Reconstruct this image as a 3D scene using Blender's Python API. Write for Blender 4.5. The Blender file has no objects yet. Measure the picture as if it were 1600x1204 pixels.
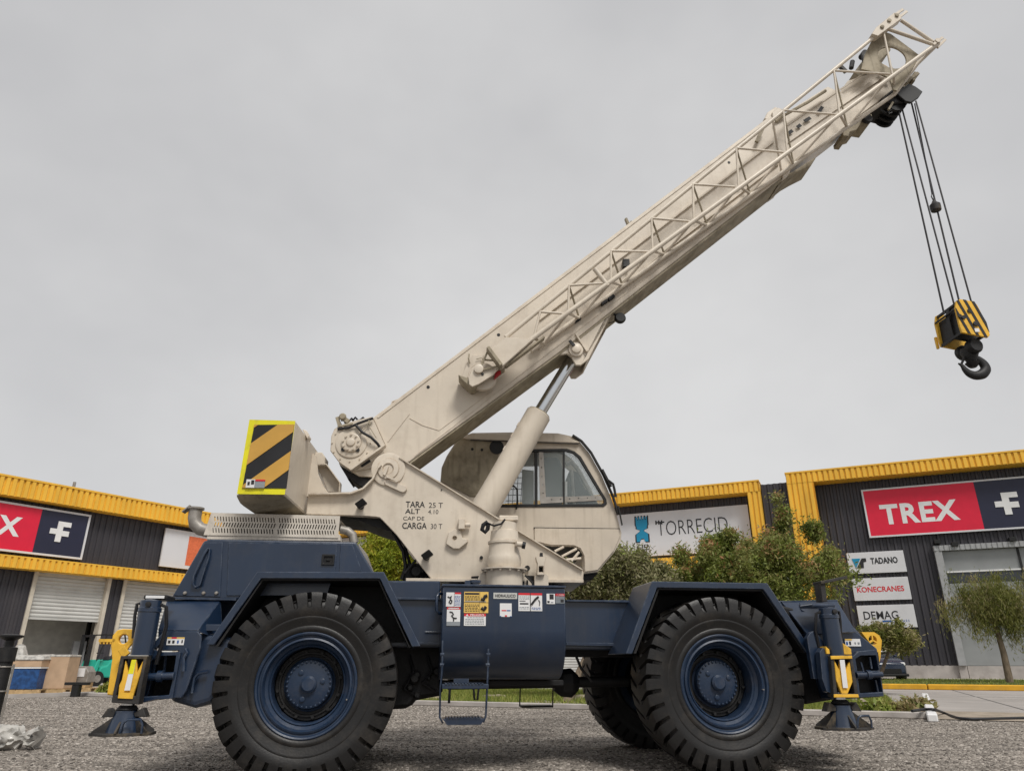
import bpy, bmesh, math, random
import numpy as np
from mathutils import Matrix, Vector
random.seed(7); rng = np.random.default_rng(7)
R_ = math.radians
SC = bpy.context.scene
COL = SC.collection
# ---------------------------------------------------------------- camera
F = 1101.0; TH = R_(21.47); CH = 0.93           # focal length in px of the 1600 px photograph, pitch, height
cd = bpy.data.cameras.new('camera'); cam = bpy.data.objects.new('camera', cd); COL.objects.link(cam)
cd.sensor_width = 36.0; cd.lens = 36.0*F/1600.0; cd.clip_start = 0.05; cd.clip_end = 2000
cam.location = (0, 0, CH); cam.rotation_euler = (math.pi/2+TH, 0, 0)
SC.camera = cam
# ---------------------------------------------------------------- world
W = bpy.data.worlds.new('World'); SC.world = W; W.use_nodes = True
nt = W.node_tree; nt.nodes.clear()
out = nt.nodes.new('ShaderNodeOutputWorld'); mixs = nt.nodes.new('ShaderNodeMixShader')
sky = nt.nodes.new('ShaderNodeTexSky'); sky.sky_type = 'NISHITA'; sky.sun_disc = False
sky.sun_elevation = R_(55); sky.sun_rotation = R_(155)
b1 = nt.nodes.new('ShaderNodeBackground'); b1.inputs[1].default_value = 0.08
b2 = nt.nodes.new('ShaderNodeBackground'); b2.inputs[1].default_value = 1.0
tc = nt.nodes.new('ShaderNodeTexCoord'); mp = nt.nodes.new('ShaderNodeMapping'); mp.inputs['Scale'].default_value = (1, 1, 1.5)
nz = nt.nodes.new('ShaderNodeTexNoise'); nz.inputs['Scale'].default_value = 1.25; nz.inputs['Detail'].default_value = 5; nz.inputs['Roughness'].default_value = .55
rp = nt.nodes.new('ShaderNodeValToRGB')
rp.color_ramp.elements[0].position = .32; rp.color_ramp.elements[0].color = (.565, .563, .57, 1)
rp.color_ramp.elements[1].position = .68; rp.color_ramp.elements[1].color = (.745, .74, .735, 1)
L = nt.links.new
L(tc.outputs['Generated'], mp.inputs[0]); L(mp.outputs[0], nz.inputs[0]); L(nz.outputs[0], rp.inputs[0]); L(rp.outputs[0], b2.inputs[0])
L(sky.outputs[0], b1.inputs[0]); mixs.inputs[0].default_value = .93
L(b1.outputs[0], mixs.inputs[1]); L(b2.outputs[0], mixs.inputs[2]); L(mixs.outputs[0], out.inputs[0])
# ---------------------------------------------------------------- sun behind the cloud
sl = bpy.data.lights.new('sun', 'SUN'); sl.energy = 2.7; sl.angle = R_(18); sl.color = (1, .965, .91)
so = bpy.data.objects.new('sun', sl); COL.objects.link(so)
so.rotation_euler = Vector((-.32, .70, -1.0)).to_track_quat('-Z', 'Y').to_euler()
SC.view_settings.view_transform = 'Standard'; SC.view_settings.look = 'None'
SC.view_settings.exposure = 0.0; SC.view_settings.gamma = 1.0
try: SC.view_settings.use_curve_mapping = False
except Exception: pass

# ================================================================ helpers
def ray(u, v):
    x = (u-800)/F; y = (602-v)/F
    return (x, math.cos(TH)-y*math.sin(TH), math.sin(TH)+y*math.cos(TH))
def G(u, v, z=0.0):
    d = ray(u, v); t = (z-CH)/d[2]; return (d[0]*t, d[1]*t, z)
class Fr:
    """a frame standing on the ground: x along, y into depth, z up"""
    def __init__(s, ox, oy, yaw):
        s.o = (ox, oy); s.yaw = R_(yaw); s.c = math.cos(s.yaw); s.s = math.sin(s.yaw)
        s.M = Matrix.Translation((ox, oy, 0)) @ Matrix.Rotation(s.yaw, 4, 'Z')
    def loc(s, X, Y):
        dx = X-s.o[0]; dy = Y-s.o[1]; return dx*s.c+dy*s.s, -dx*s.s+dy*s.c
    def w(s, x, y, z=0): return (s.o[0]+x*s.c-y*s.s, s.o[1]+x*s.s+y*s.c, z)
    def P(s, u, v, y=0.0):
        d = ray(u, v); ly = -d[0]*s.s+d[1]*s.c; y0 = s.loc(0, 0)[1]; t = (y-y0)/ly
        a = s.loc(d[0]*t, d[1]*t); return (a[0], a[1], CH+d[2]*t)
    def g(s, u, v):
        a = G(u, v); b = s.loc(a[0], a[1]); return (b[0], b[1], 0.0)
WF = Fr(0, 0, 0)
C = Fr(0, 6.79, 8)                                   # carrier of the crane
_t = C.w(0.075, 1.3)
S = Fr(_t[0]+1.3*math.sin(R_(3)), _t[1]-1.3*math.cos(R_(3)), 3)     # slewed upper works
d = ray(1500, 1065); RF = Fr(d[0]*40/d[1], 40, -24.3)               # row of warehouses on the right
d = ray(100, 1080); LF = Fr(d[0]*36/d[1], 36, 56.4)                 # warehouse on the left

class MB:
    def __init__(s): s.v = []; s.f = []
    def add(s, vs, fs):
        n = len(s.v); s.v += [tuple(p) for p in vs]; s.f += [tuple(i+n for i in f) for f in fs]; return s
    def prism(s, pts, y0, y1):
        n = len(pts)
        vs = [(p[0], y0, p[1]) for p in pts]+[(p[0], y1, p[1]) for p in pts]
        return s.add(vs, [tuple(range(n)), tuple(range(2*n-1, n-1, -1))]+[(i, i+n, (i+1) % n+n, (i+1) % n) for i in range(n)])
    def px(s, fr, pts, y0, y1):
        return s.prism([(lambda q: (q[0], q[2]))(fr.P(u, v, y0)) for u, v in pts], y0, y1)
    def hole(s, outer, inners, y0, y1):
        bm = bmesh.new(); loops = [outer]+list(inners); es = []
        for lp in loops:
            vs = [bm.verts.new((p[0], 0, p[1])) for p in lp]
            es += [bm.edges.new((vs[i], vs[(i+1) % len(vs)])) for i in range(len(vs))]
        bm.verts.index_update()
        bmesh.ops.triangle_fill(bm, edges=es, use_beauty=True)
        bm.verts.index_update(); N = len(bm.verts)
        co = [v.co.copy() for v in bm.verts]
        fs = [tuple(v.index for v in f.verts) for f in bm.faces]
        allf = fs+[tuple(i+N for i in reversed(f)) for f in fs]; k = 0
        for lp in loops:
            n = len(lp)
            for i in range(n): a = k+i; b = k+(i+1) % n; allf.append((a, a+N, b+N, b))
            k += n
        s.add([(p.x, y0, p.z) for p in co]+[(p.x, y1, p.z) for p in co], allf); bm.free(); return s
    def holepx(s, fr, outer, inners, y0, y1):
        g = lambda L_: [(fr.P(u, v, y0)[0], fr.P(u, v, y0)[2]) for u, v in L_]
        return s.hole(g(outer), [g(i) for i in inners], y0, y1)
    def box(s, x0, x1, y0, y1, z0, z1):
        return s.prism([(x0, z0), (x1, z0), (x1, z1), (x0, z1)], y0, y1)
    def slab(s, pts, off):
        n = len(pts); o = Vector(off)
        vs = list(pts)+[tuple(Vector(p)+o) for p in pts]
        return s.add(vs, [tuple(range(n)), tuple(range(2*n-1, n-1, -1))]+[(i, i+n, (i+1) % n+n, (i+1) % n) for i in range(n)])
    def loft(s, secs, caps=True):
        n = len(secs[0]); m = len(secs); vs = [p for q in secs for p in q]; fs = []
        for j in range(m-1):
            for i in range(n): fs.append((j*n+i, (j+1)*n+i, (j+1)*n+(i+1) % n, j*n+(i+1) % n))
        if caps: fs += [tuple(range(n)), tuple(range(m*n-1, (m-1)*n-1, -1))]
        return s.add(vs, fs)
    def tube(s, p, q, r, n=8, r2=None):
        p = Vector(p); q = Vector(q); d = (q-p).normalized(); a = d.orthogonal().normalized(); b = d.cross(a); r2 = r if r2 is None else r2
        return s.loft([[tuple(c+(a*math.cos(t)+b*math.sin(t))*rr) for t in [2*math.pi*i/n for i in range(n)]] for c, rr in ((p, r), (q, r2))])
    def path(s, pts, r, n=6):
        pts = [Vector(p) for p in pts]; secs = []; a = None
        for i, p in enumerate(pts):
            d = (pts[min(i+1, len(pts)-1)]-pts[max(i-1, 0)]).normalized()
            a = d.orthogonal().normalized() if a is None else (a-d*a.dot(d)).normalized()
            b = d.cross(a); secs.append([tuple(p+(a*math.cos(t)+b*math.sin(t))*r) for t in [2*math.pi*k/n for k in range(n)]])
        return s.loft(secs)
    def bar(s, p, q, w, h, up=(0, 1, 0)):
        p = Vector(p); q = Vector(q); d = (q-p).normalized(); a = Vector(up); a = (a-d*a.dot(d)).normalized(); b = d.cross(a)
        return s.loft([[tuple(c+a*x*w/2+b*y*h/2) for x, y in ((-1, -1), (1, -1), (1, 1), (-1, 1))] for c in (p, q)])
    def lathe(s, prof, c=(0, 0, 0), axis='z', n=24, ring=False):
        secs = []
        for r, h in prof:
            L_ = []
            for i in range(n):
                t = 2*math.pi*i/n; a = r*math.cos(t); b = r*math.sin(t)
                L_.append((c[0]+a, c[1]+b, c[2]+h) if axis == 'z' else ((c[0]+a, c[1]+h, c[2]+b) if axis == 'y' else (c[0]+h, c[1]+a, c[2]+b)))
            secs.append(L_)
        if ring: return s.loft(secs+[secs[0]], caps=False)
        return s.loft(secs)
    def build(s, name, mat, parent=None, bevel=0, smooth=None, fr=None, seg=1):
        me = bpy.data.meshes.new(name); me.from_pydata([tuple(map(float, p)) for p in s.v], [], s.f)
        bm = bmesh.new(); bm.from_mesh(me); bmesh.ops.recalc_face_normals(bm, faces=bm.faces)
        if smooth:
            for f in bm.faces: f.smooth = True
            for e in bm.edges:
                if len(e.link_faces) == 2 and e.calc_face_angle(9) > R_(smooth): e.smooth = False
        bm.to_mesh(me); bm.free(); me.materials.append(mat)
        o = bpy.data.objects.new(name, me); COL.objects.link(o)
        if parent: o.parent = parent
        if fr is not None:
            o.matrix_basis = (parent.matrix_basis.inverted() @ fr.M) if parent else fr.M
        if bevel:
            b = o.modifiers.new('bevel', 'BEVEL'); b.width = bevel; b.segments = seg; b.limit_method = 'ANGLE'; b.angle_limit = R_(40)
        return o
def arr_mesh(name, V, Fc, mat, parent=None, shade=None):
    me = bpy.data.meshes.new(name); V = np.asarray(V, dtype=np.float32); Fc = np.asarray(Fc, dtype=np.int32); k = Fc.shape[1]
    me.vertices.add(len(V)); me.vertices.foreach_set('co', V.ravel())
    me.loops.add(Fc.size); me.loops.foreach_set('vertex_index', Fc.ravel())
    me.polygons.add(len(Fc)); me.polygons.foreach_set('loop_start', np.arange(0, Fc.size, k, dtype=np.int32))
    if shade is not None:
        a = me.attributes.new('shade', 'FLOAT', 'FACE'); a.data.foreach_set('value', np.asarray(shade, dtype=np.float32))
    me.update(calc_edges=True); me.materials.append(mat)
    o = bpy.data.objects.new(name, me); COL.objects.link(o)
    if parent: o.parent = parent
    return o
def empty(name, fr=None, M=None):
    o = bpy.data.objects.new(name, None); COL.objects.link(o)
    o.empty_display_size = .2
    o.matrix_basis = M if M is not None else fr.M
    return o
def tag(o, label=None, cat=None, group=None, kind=None):
    if label: o['label'] = label
    if cat: o['category'] = cat
    if group: o['group'] = group
    if kind: o['kind'] = kind
    return o
def instance(o, name, parent, M):
    c = o.copy(); c.name = name; COL.objects.link(c); c.parent = parent; c.matrix_basis = M; return c

# ---------------------------------------------------------------- materials
def mat(name, col, rough=.6, metal=0.0, var=.12, scale=3.0, bump=0.0, bscale=60.0, dirt=None, damt=0.0, dscale=2.0, spec=.4, stretch=(1, 1, 1), coat=0.0, trans=0, alpha=1, streak=0.0, edge=None, speck=None):
    m = bpy.data.materials.new(name); m.use_nodes = True; t = m.node_tree; n = t.nodes; l = t.links.new
    p = n['Principled BSDF']; p.inputs['Roughness'].default_value = rough; p.inputs['Metallic'].default_value = metal
    p.inputs['Specular IOR Level'].default_value = spec; p.inputs['Coat Weight'].default_value = coat; p.inputs['Alpha'].default_value = alpha
    p.inputs['Coat Roughness'].default_value = .25; p.inputs['Transmission Weight'].default_value = trans
    tc = n.new('ShaderNodeTexCoord'); mp = n.new('ShaderNodeMapping'); mp.inputs['Scale'].default_value = stretch
    l(tc.outputs['Object'], mp.inputs[0])
    a = n.new('ShaderNodeTexNoise'); a.inputs['Scale'].default_value = scale; a.inputs['Detail'].default_value = 6; l(mp.outputs[0], a.inputs[0])
    mx = n.new('ShaderNodeMix'); mx.data_type = 'RGBA'
    mx.inputs[6].default_value = tuple(c*(1-var) for c in col)+(1,); mx.inputs[7].default_value = tuple(min(1, c*(1+var)) for c in col)+(1,)
    r = n.new('ShaderNodeMapRange'); r.inputs[1].default_value = .35; r.inputs[2].default_value = .65
    l(a.outputs[0], r.inputs[0]); l(r.outputs[0], mx.inputs[0]); c = mx.outputs[2]
    if dirt:
        b = n.new('ShaderNodeTexNoise'); b.inputs['Scale'].default_value = dscale; b.inputs['Detail'].default_value = 9; b.inputs['Roughness'].default_value = .7; l(mp.outputs[0], b.inputs[0])
        r2 = n.new('ShaderNodeMapRange'); r2.inputs[1].default_value = .5; r2.inputs[2].default_value = .72; r2.inputs[4].default_value = damt
        l(b.outputs[0], r2.inputs[0]); m2 = n.new('ShaderNodeMix'); m2.data_type = 'RGBA'; m2.inputs[7].default_value = tuple(dirt)+(1,)
        l(r2.outputs[0], m2.inputs[0]); l(c, m2.inputs[6]); c = m2.outputs[2]
        r3 = n.new('ShaderNodeMapRange'); r3.inputs[3].default_value = rough; r3.inputs[4].default_value = min(1, rough+.3); l(r2.outputs[0], r3.inputs[0]); l(r3.outputs[0], p.inputs['Roughness'])
    if streak:
        sm = n.new('ShaderNodeMapping'); sm.inputs['Scale'].default_value = (1, 1, .12); l(tc.outputs['Object'], sm.inputs[0])
        sn = n.new('ShaderNodeTexNoise'); sn.inputs['Scale'].default_value = 16; sn.inputs['Detail'].default_value = 5; l(sm.outputs[0], sn.inputs[0])
        sr = n.new('ShaderNodeMapRange'); sr.inputs[1].default_value = .52; sr.inputs[2].default_value = .72; sr.inputs[4].default_value = streak; l(sn.outputs[0], sr.inputs[0])
        s3 = n.new('ShaderNodeMix'); s3.data_type = 'RGBA'; s3.inputs[7].default_value = tuple(dirt or col)+(1,); l(sr.outputs[0], s3.inputs[0]); l(c, s3.inputs[6]); c = s3.outputs[2]
    if speck:
        kn = n.new('ShaderNodeTexNoise'); kn.inputs['Scale'].default_value = 22; kn.inputs['Detail'].default_value = 8; kn.inputs['Roughness'].default_value = .8; l(tc.outputs['Object'], kn.inputs[0])
        kr = n.new('ShaderNodeMapRange'); kr.inputs[1].default_value = .64; kr.inputs[2].default_value = .68; kr.inputs[4].default_value = .75; l(kn.outputs[0], kr.inputs[0])
        k3 = n.new('ShaderNodeMix'); k3.data_type = 'RGBA'; k3.inputs[7].default_value = tuple(speck)+(1,); l(kr.outputs[0], k3.inputs[0]); l(c, k3.inputs[6]); c = k3.outputs[2]
    if edge:
        bv = n.new('ShaderNodeBevel'); bv.samples = 3; bv.inputs['Radius'].default_value = .012
        ge = n.new('ShaderNodeNewGeometry'); dp = n.new('ShaderNodeVectorMath'); dp.operation = 'DOT_PRODUCT'; l(bv.outputs[0], dp.inputs[0]); l(ge.outputs['Normal'], dp.inputs[1])
        en = n.new('ShaderNodeTexNoise'); en.inputs['Scale'].default_value = 14; en.inputs['Detail'].default_value = 6; l(tc.outputs['Object'], en.inputs[0])
        er = n.new('ShaderNodeMapRange'); er.inputs[1].default_value = .985; er.inputs[2].default_value = .90; l(dp.outputs['Value'], er.inputs[0])
        e2 = n.new('ShaderNodeMapRange'); e2.inputs[1].default_value = .42; e2.inputs[2].default_value = .62; l(en.outputs[0], e2.inputs[0])
        em = n.new('ShaderNodeMath'); em.operation = 'MULTIPLY'; l(er.outputs[0], em.inputs[0]); l(e2.outputs[0], em.inputs[1])
        e3 = n.new('ShaderNodeMix'); e3.data_type = 'RGBA'; e3.inputs[7].default_value = tuple(edge)+(1,); l(em.outputs[0], e3.inputs[0]); l(c, e3.inputs[6]); c = e3.outputs[2]
    l(c, p.inputs['Base Color'])
    if bump:
        e = n.new('ShaderNodeTexNoise'); e.inputs['Scale'].default_value = bscale; e.inputs['Detail'].default_value = 4; l(tc.outputs['Object'], e.inputs[0])
        bp = n.new('ShaderNodeBump'); bp.inputs['Strength'].default_value = bump; bp.inputs['Distance'].default_value = .01
        l(e.outputs[0], bp.inputs['Height']); l(bp.outputs[0], p.inputs['Normal'])
    return m
def leafmat(name, cols):
    m = bpy.data.materials.new(name); m.use_nodes = True; t = m.node_tree; n = t.nodes; l = t.links.new
    p = n['Principled BSDF']; p.inputs['Roughness'].default_value = .55; p.inputs['Specular IOR Level'].default_value = .3
    at = n.new('ShaderNodeAttribute'); at.attribute_name = 'shade'
    rp = n.new('ShaderNodeValToRGB'); cr = rp.color_ramp
    while len(cr.elements) < len(cols): cr.elements.new(.5)
    for i, c in enumerate(cols): cr.elements[i].position = i/(len(cols)-1); cr.elements[i].color = tuple(c)+(1,)
    l(at.outputs['Fac'], rp.inputs[0]); l(rp.outputs[0], p.inputs['Base Color'])
    tr = n.new('ShaderNodeBsdfTranslucent'); l(rp.outputs[0], tr.inputs[0]); ms = n.new('ShaderNodeMixShader'); ms.inputs[0].default_value = .3
    l(p.outputs[0], ms.inputs[1]); l(tr.outputs[0], ms.inputs[2]); l(ms.outputs[0], n['Material Output'].inputs[0]); return m
BEIGE = mat('beige_paint', (.625, .555, .46), .42, var=.07, scale=1.5, dirt=(.30, .235, .17), damt=.3, dscale=2.6, bump=.06, bscale=25, coat=.1, streak=.17, speck=(.42, .32, .22), edge=(.33, .24, .16))
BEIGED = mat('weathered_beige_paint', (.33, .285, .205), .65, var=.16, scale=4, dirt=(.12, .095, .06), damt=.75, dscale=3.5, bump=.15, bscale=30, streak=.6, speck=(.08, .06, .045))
BEIGEC = mat('cab_beige_paint', (.56, .49, .40), .5, var=.08, scale=3, dirt=(.25, .20, .14), damt=.35, dscale=3, bump=.08, bscale=30, streak=.28, speck=(.28, .20, .13), edge=(.2, .15, .1))
BLUE = mat('navy_paint', (.0095, .0225, .051), .30, var=.12, scale=2, dirt=(.06, .058, .06), damt=.22, dscale=3.2, bump=.05, bscale=20, spec=.5, coat=.4, streak=.14, speck=(.04, .05, .07), edge=(.10, .12, .16))  # edge: wear, plus the light that edges catch, painted in paler
BLUEL = mat('navy_wheel_paint', (.016, .031, .063), .38, var=.12, scale=5, dirt=(.10, .09, .085), damt=.35, dscale=5, bump=.1, bscale=40)
BLACK = mat('black_steel', (.012, .012, .013), .55, var=.3, scale=8, dirt=(.05, .042, .035), damt=.4, dscale=6, bump=.2)
GREASE_SHADE = mat('greasy_and_shaded_underbody', (.008, .008, .009), .6, var=.4, scale=6, bump=.3, dirt=(.03, .026, .022), damt=.4)  # black of greasy parts, also the shade painted into the wheel arches
RUB = mat('tyre_rubber', (.010, .0095, .0095), .44, var=.15, scale=5, dirt=(.085, .07, .055), damt=.34, dscale=3.5, bump=.15, bscale=70, spec=.4, speck=(.07, .06, .05))
YEL = mat('yellow_paint', (.78, .45, .045), .5, var=.08, scale=6, dirt=(.10, .07, .03), damt=.55, dscale=7, bump=.08)
SYEL = mat('fluorescent_tape', (.76, .70, .015), .45, var=.06, dirt=(.32, .27, .06), damt=.5, dscale=7, speck=(.25, .2, .08))
HAZY = mat('hazard_amber', (.55, .31, .06), .5, var=.08, dirt=(.2, .12, .04), damt=.3)
HAZB = mat('hazard_black', (.014, .014, .016), .45, var=.3)
CHROME = mat('chrome_rod', (.62, .64, .66), .12, metal=1, var=.04)
GALV = mat('galvanised_steel', (.30, .28, .255), .5, metal=.4, var=.15, scale=9, dirt=(.19, .15, .11), damt=.5, dscale=6, bump=.1)
MUFF = mat('muffler_guard_paint', (.60, .55, .48), .55, var=.1, scale=6, dirt=(.2, .16, .12), damt=.4, dscale=8)
RUBBER = mat('rubber_seal', (.012, .012, .012), .6, var=.2)
WHITE = mat('white_paint', (.72, .72, .72), .5, var=.04)
CREAM = mat('cream_trim', (.52, .47, .39), .7, var=.1)
CLAD = mat('charcoal_cladding', (.040, .038, .045), .5, var=.12, scale=1.2, dirt=(.085, .075, .075), damt=.35, dscale=.9, stretch=(1, 1, .25))
YCLAD = mat('yellow_cladding', (.80, .455, .05), .5, var=.07, scale=1.5, dirt=(.33, .19, .03), damt=.3, dscale=1.2, stretch=(1, 1, .3))
RED = mat('sign_red', (.66, .012, .045), .4, var=.03)
NAVY = mat('sign_navy', (.018, .020, .045), .4, var=.05)
SIGNW = mat('sign_white', (.62, .62, .64), .5, var=.03, scale=.6, dirt=(.42, .42, .43), damt=.25, dscale=.8)
TEAL = mat('sign_teal', (.01, .24, .42), .5, var=.03)
INK = mat('print_black', (.02, .02, .022), .6, var=.05)
INKR = mat('print_red', (.60, .02, .03), .6, var=.05)
INKB = mat('print_blue', (.02, .09, .30), .6, var=.05)
INKG = mat('print_grey', (.25, .27, .29), .6, var=.1)
INKY = mat('print_yellow', (.72, .48, .12), .6, var=.05)
ORNG = mat('print_orange_red', (.65, .15, .06), .6, var=.1, scale=9)
SHUT = mat('shutter_white', (.50, .50, .48), .5, var=.06, scale=1, dirt=(.30, .28, .25), damt=.4, dscale=1.5)
CONC = mat('concrete', (.40, .37, .345), .85, var=.12, scale=2, dirt=(.24, .21, .19), damt=.5, dscale=1.5, bump=.2)
ROADM = mat('road_concrete', (.33, .305, .285), .85, var=.12, scale=.7, dirt=(.21, .19, .175), damt=.5, dscale=.5, bump=.2, bscale=30)
SAND = mat('sandy_soil', (.31, .26, .205), .95, var=.2, scale=3, dirt=(.2, .165, .12), damt=.6, dscale=2, bump=.5, bscale=20)
PAINTY = mat('kerb_yellow', (.62, .33, .02), .7, var=.1, scale=3, dirt=(.3, .2, .08), damt=.4)
WALLG = mat('interior_wall', (.74, .73, .68), .8, var=.1)
BARK = mat('bark', (.15, .115, .08), .9, var=.3, scale=12, bump=.6, bscale=25, stretch=(1, 1, .3))
GLASS = mat('cab_glass', (.40, .46, .46), .04, var=.02, alpha=.20, spec=.6)
DGLASS = mat('dark_glass', (.03, .035, .04), .08, var=.1, spec=.7)
BGLASS = mat('grey_window_film', (.27, .28, .28), .18, var=.08, scale=.8, spec=.6)
SEAT = mat('seat_fabric', (.03, .03, .035), .8, var=.2)
CARB = mat('car_paint', (.012, .022, .045), .2, var=.03, coat=.6)
TEALF = mat('forklift_teal', (.02, .36, .26), .45, var=.06)
CARD = mat('cardboard', (.46, .32, .21), .8, var=.08, scale=4)
WOOD = mat('pallet_wood', (.42, .29, .15), .8, var=.2, scale=8)
CRATE = mat('blue_plastic_wrap', (.012, .055, .17), .45, var=.35, scale=9)
POLY = mat('clear_plastic_wrap', (.42, .405, .375), .3, var=.35, scale=9, bump=.6, bscale=18, spec=.7, dirt=(.28, .26, .23), damt=.6, dscale=9)
HOSE = mat('black_hose', (.014, .014, .016), .5, var=.1)
ROPE = mat('wire_rope', (.035, .034, .036), .5, metal=.5, var=.4, scale=90)
DUST = mat('dusty_dark_steel', (.03, .028, .027), .6, var=.3, scale=7, dirt=(.16, .12, .07), damt=.7, dscale=6, bump=.2)
GRILLE = mat('wire_mesh', (.03, .03, .03), .5)
LENS = mat('lamp_lens', (.05, .045, .045), .15, spec=.7)
LAMP = mat('work_light_housing', (.012, .012, .012), .4)

def text(body, fr, x0, x1, z0, z1, y, m, parent, name='lettering', bold=0.0, shear=0, depth=.004, font_space=1.0):
    """raised print on a surface that faces -y, fitted into x0..x1 and z0..z1"""
    cu = bpy.data.curves.new(name, 'FONT'); cu.body = body; cu.size = 1; cu.offset = bold; cu.shear = shear; cu.space_character = font_space; cu.resolution_u = 3
    tmp = bpy.data.objects.new(name, cu); me = bpy.data.meshes.new_from_object(tmp); bpy.data.objects.remove(tmp); bpy.data.curves.remove(cu)
    co = np.array([v.co[:] for v in me.vertices]); a = co.min(0); b = co.max(0); fs = [tuple(p.vertices) for p in me.polygons]; bpy.data.meshes.remove(me)
    mb = MB(); n = len(co)
    P = [(x0+(c[0]-a[0])/(b[0]-a[0])*(x1-x0), z0+(c[1]-a[1])/(b[1]-a[1])*(z1-z0)) for c in co]
    mb.add([(p[0], y-depth, p[1]) for p in P], fs)
    me2 = bpy.data.meshes.new(name); me2.from_pydata(mb.v, [], mb.f); me2.materials.append(m)
    o = bpy.data.objects.new(name, me2); COL.objects.link(o)
    if parent: o.parent = parent
    if fr is not None: o.matrix_basis = (parent.matrix_basis.inverted() @ fr.M) if parent else fr.M
    return o
def rectpx(fr, q, y):
    a = [fr.P(u, v, y) for u, v in q]                    # tl, tr, br, bl
    return ((a[0][0]+a[3][0])/2, (a[1][0]+a[2][0])/2, (a[2][2]+a[3][2])/2, (a[0][2]+a[1][2])/2)
def circ(cx, cz, r, n=20, a0=0, a1=360):
    full = abs(a1-a0) >= 360
    return [(cx+r*math.cos(R_(a0+(a1-a0)*i/(n if full else n-1))), cz+r*math.sin(R_(a0+(a1-a0)*i/(n if full else n-1)))) for i in range(n)]
def ribs(mb, x0, x1, z0, z1, y, pitch, depth, duty=.55):
    """trapezoid sheet cladding standing on plane y, ribs towards -y"""
    pts = []; x = x0
    while x < x1-1e-6:
        for fx, dy in ((0, 0), (.12, -depth), (duty-.12, -depth), (duty, 0)):
            xx = min(x+fx*pitch, x1); pts.append((xx, y+dy))
        x += pitch
    pts.append((x1, y))
    n = len(pts)
    mb.add([(p[0], p[1], z0) for p in pts]+[(p[0], p[1], z1) for p in pts], [(i, i+1, i+1+n, i+n) for i in range(n-1)])
def hribs(mb, x0, x1, z0, z1, y, pitch, depth):
    pts = []; z = z0
    while z < z1-1e-6:
        pts += [(y, z), (y-depth, min(z+pitch*.35, z1)), (y-depth, min(z+pitch*.65, z1))]; z += pitch
    pts.append((y, z1)); n = len(pts)
    mb.add([(x0, p[0], p[1]) for p in pts]+[(x1, p[0], p[1]) for p in pts], [(i, i+1, i+1+n, i+n) for i in range(n-1)])

# ================================================================ ground
def gravel_material():
    m = bpy.data.materials.new('gravel'); m.use_nodes = True; t = m.node_tree; n = t.nodes; l = t.links.new; p = n['Principled BSDF']
    p.inputs['Roughness'].default_value = .95; p.inputs['Specular IOR Level'].default_value = .2
    tc = n.new('ShaderNodeTexCoord')
    v = n.new('ShaderNodeTexVoronoi'); v.inputs['Scale'].default_value = 48; l(tc.outputs['Object'], v.inputs[0])
    sp = n.new('ShaderNodeSeparateColor'); l(v.outputs['Color'], sp.inputs[0])
    rp = n.new('ShaderNodeValToRGB'); cr = rp.color_ramp; cr.elements[0].color = (.10, .088, .076, 1); cr.elements[1].color = (.60, .54, .475, 1)
    e = cr.elements.new(.55); e.color = (.31, .275, .24, 1); l(sp.outputs[0], rp.inputs[0])
    nz = n.new('ShaderNodeTexNoise'); nz.inputs['Scale'].default_value = .9; nz.inputs['Detail'].default_value = 8; nz.inputs['Roughness'].default_value = .7
    mp = n.new('ShaderNodeMapping'); mp.inputs['Scale'].default_value = (.5, 2.6, 1); l(tc.outputs['Object'], mp.inputs[0]); l(mp.outputs[0], nz.inputs[0])
    r = n.new('ShaderNodeMapRange'); r.inputs[1].default_value = .3; r.inputs[2].default_value = .7; r.inputs[3].default_value = .34; r.inputs[4].default_value = 1.3; l(nz.outputs[0], r.inputs[0])
    mx = n.new('ShaderNodeMix'); mx.data_type = 'RGBA'; mx.blend_type = 'MULTIPLY'; mx.inputs[0].default_value = 1
    cb = n.new('ShaderNodeCombineColor'); [l(r.outputs[0], cb.inputs[i]) for i in range(3)]
    l(rp.outputs[0], mx.inputs[6]); l(cb.outputs[0], mx.inputs[7]); l(mx.outputs[2], p.inputs['Base Color'])
    b = n.new('ShaderNodeBump'); b.inputs['Strength'].default_value = .9; b.inputs['Distance'].default_value = .02; b.invert = True
    l(v.outputs['Distance'], b.inputs['Height']); l(b.outputs[0], p.inputs['Normal']); return m
GRAVEL = gravel_material()
g = MB(); g.add([(-400, -60, 0), (400, -60, 0), (400, 500, 0), (-400, 500, 0)], [(0, 1, 2, 3)])
tag(g.build('ground', GRAVEL), kind='structure')
yk = RF.g(800, 1105)[1]                                              # the gravel yard ends at a kerb parallel to the warehouse row
xE = RF.g(1460, 1127)[0]; yB = RF.g(1445, 1090)[1]
xL = -27.0
yKerb = RF.g(1500, 1078)[1]
def sheet(name, fr, x0, x1, y0, y1, z, m):
    b = MB(); nx = 1
    b.add([(x0, y0, z), (x1, y0, z), (x1, y1, z), (x0, y1, z)], [(0, 1, 2, 3)]); return tag(b.build(name, m, fr=fr), kind='structure')
sheet('road', RF, -60, 80, yk+.02, 0, .008, ROADM)
sheet('planting_bed_soil', RF, xL, xE-.3, yk+.1, yB, .016, SAND)
sheet('sandy_verge', RF, xE, xE+40, yk-.2, yk+2.4, .014, SAND)
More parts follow.
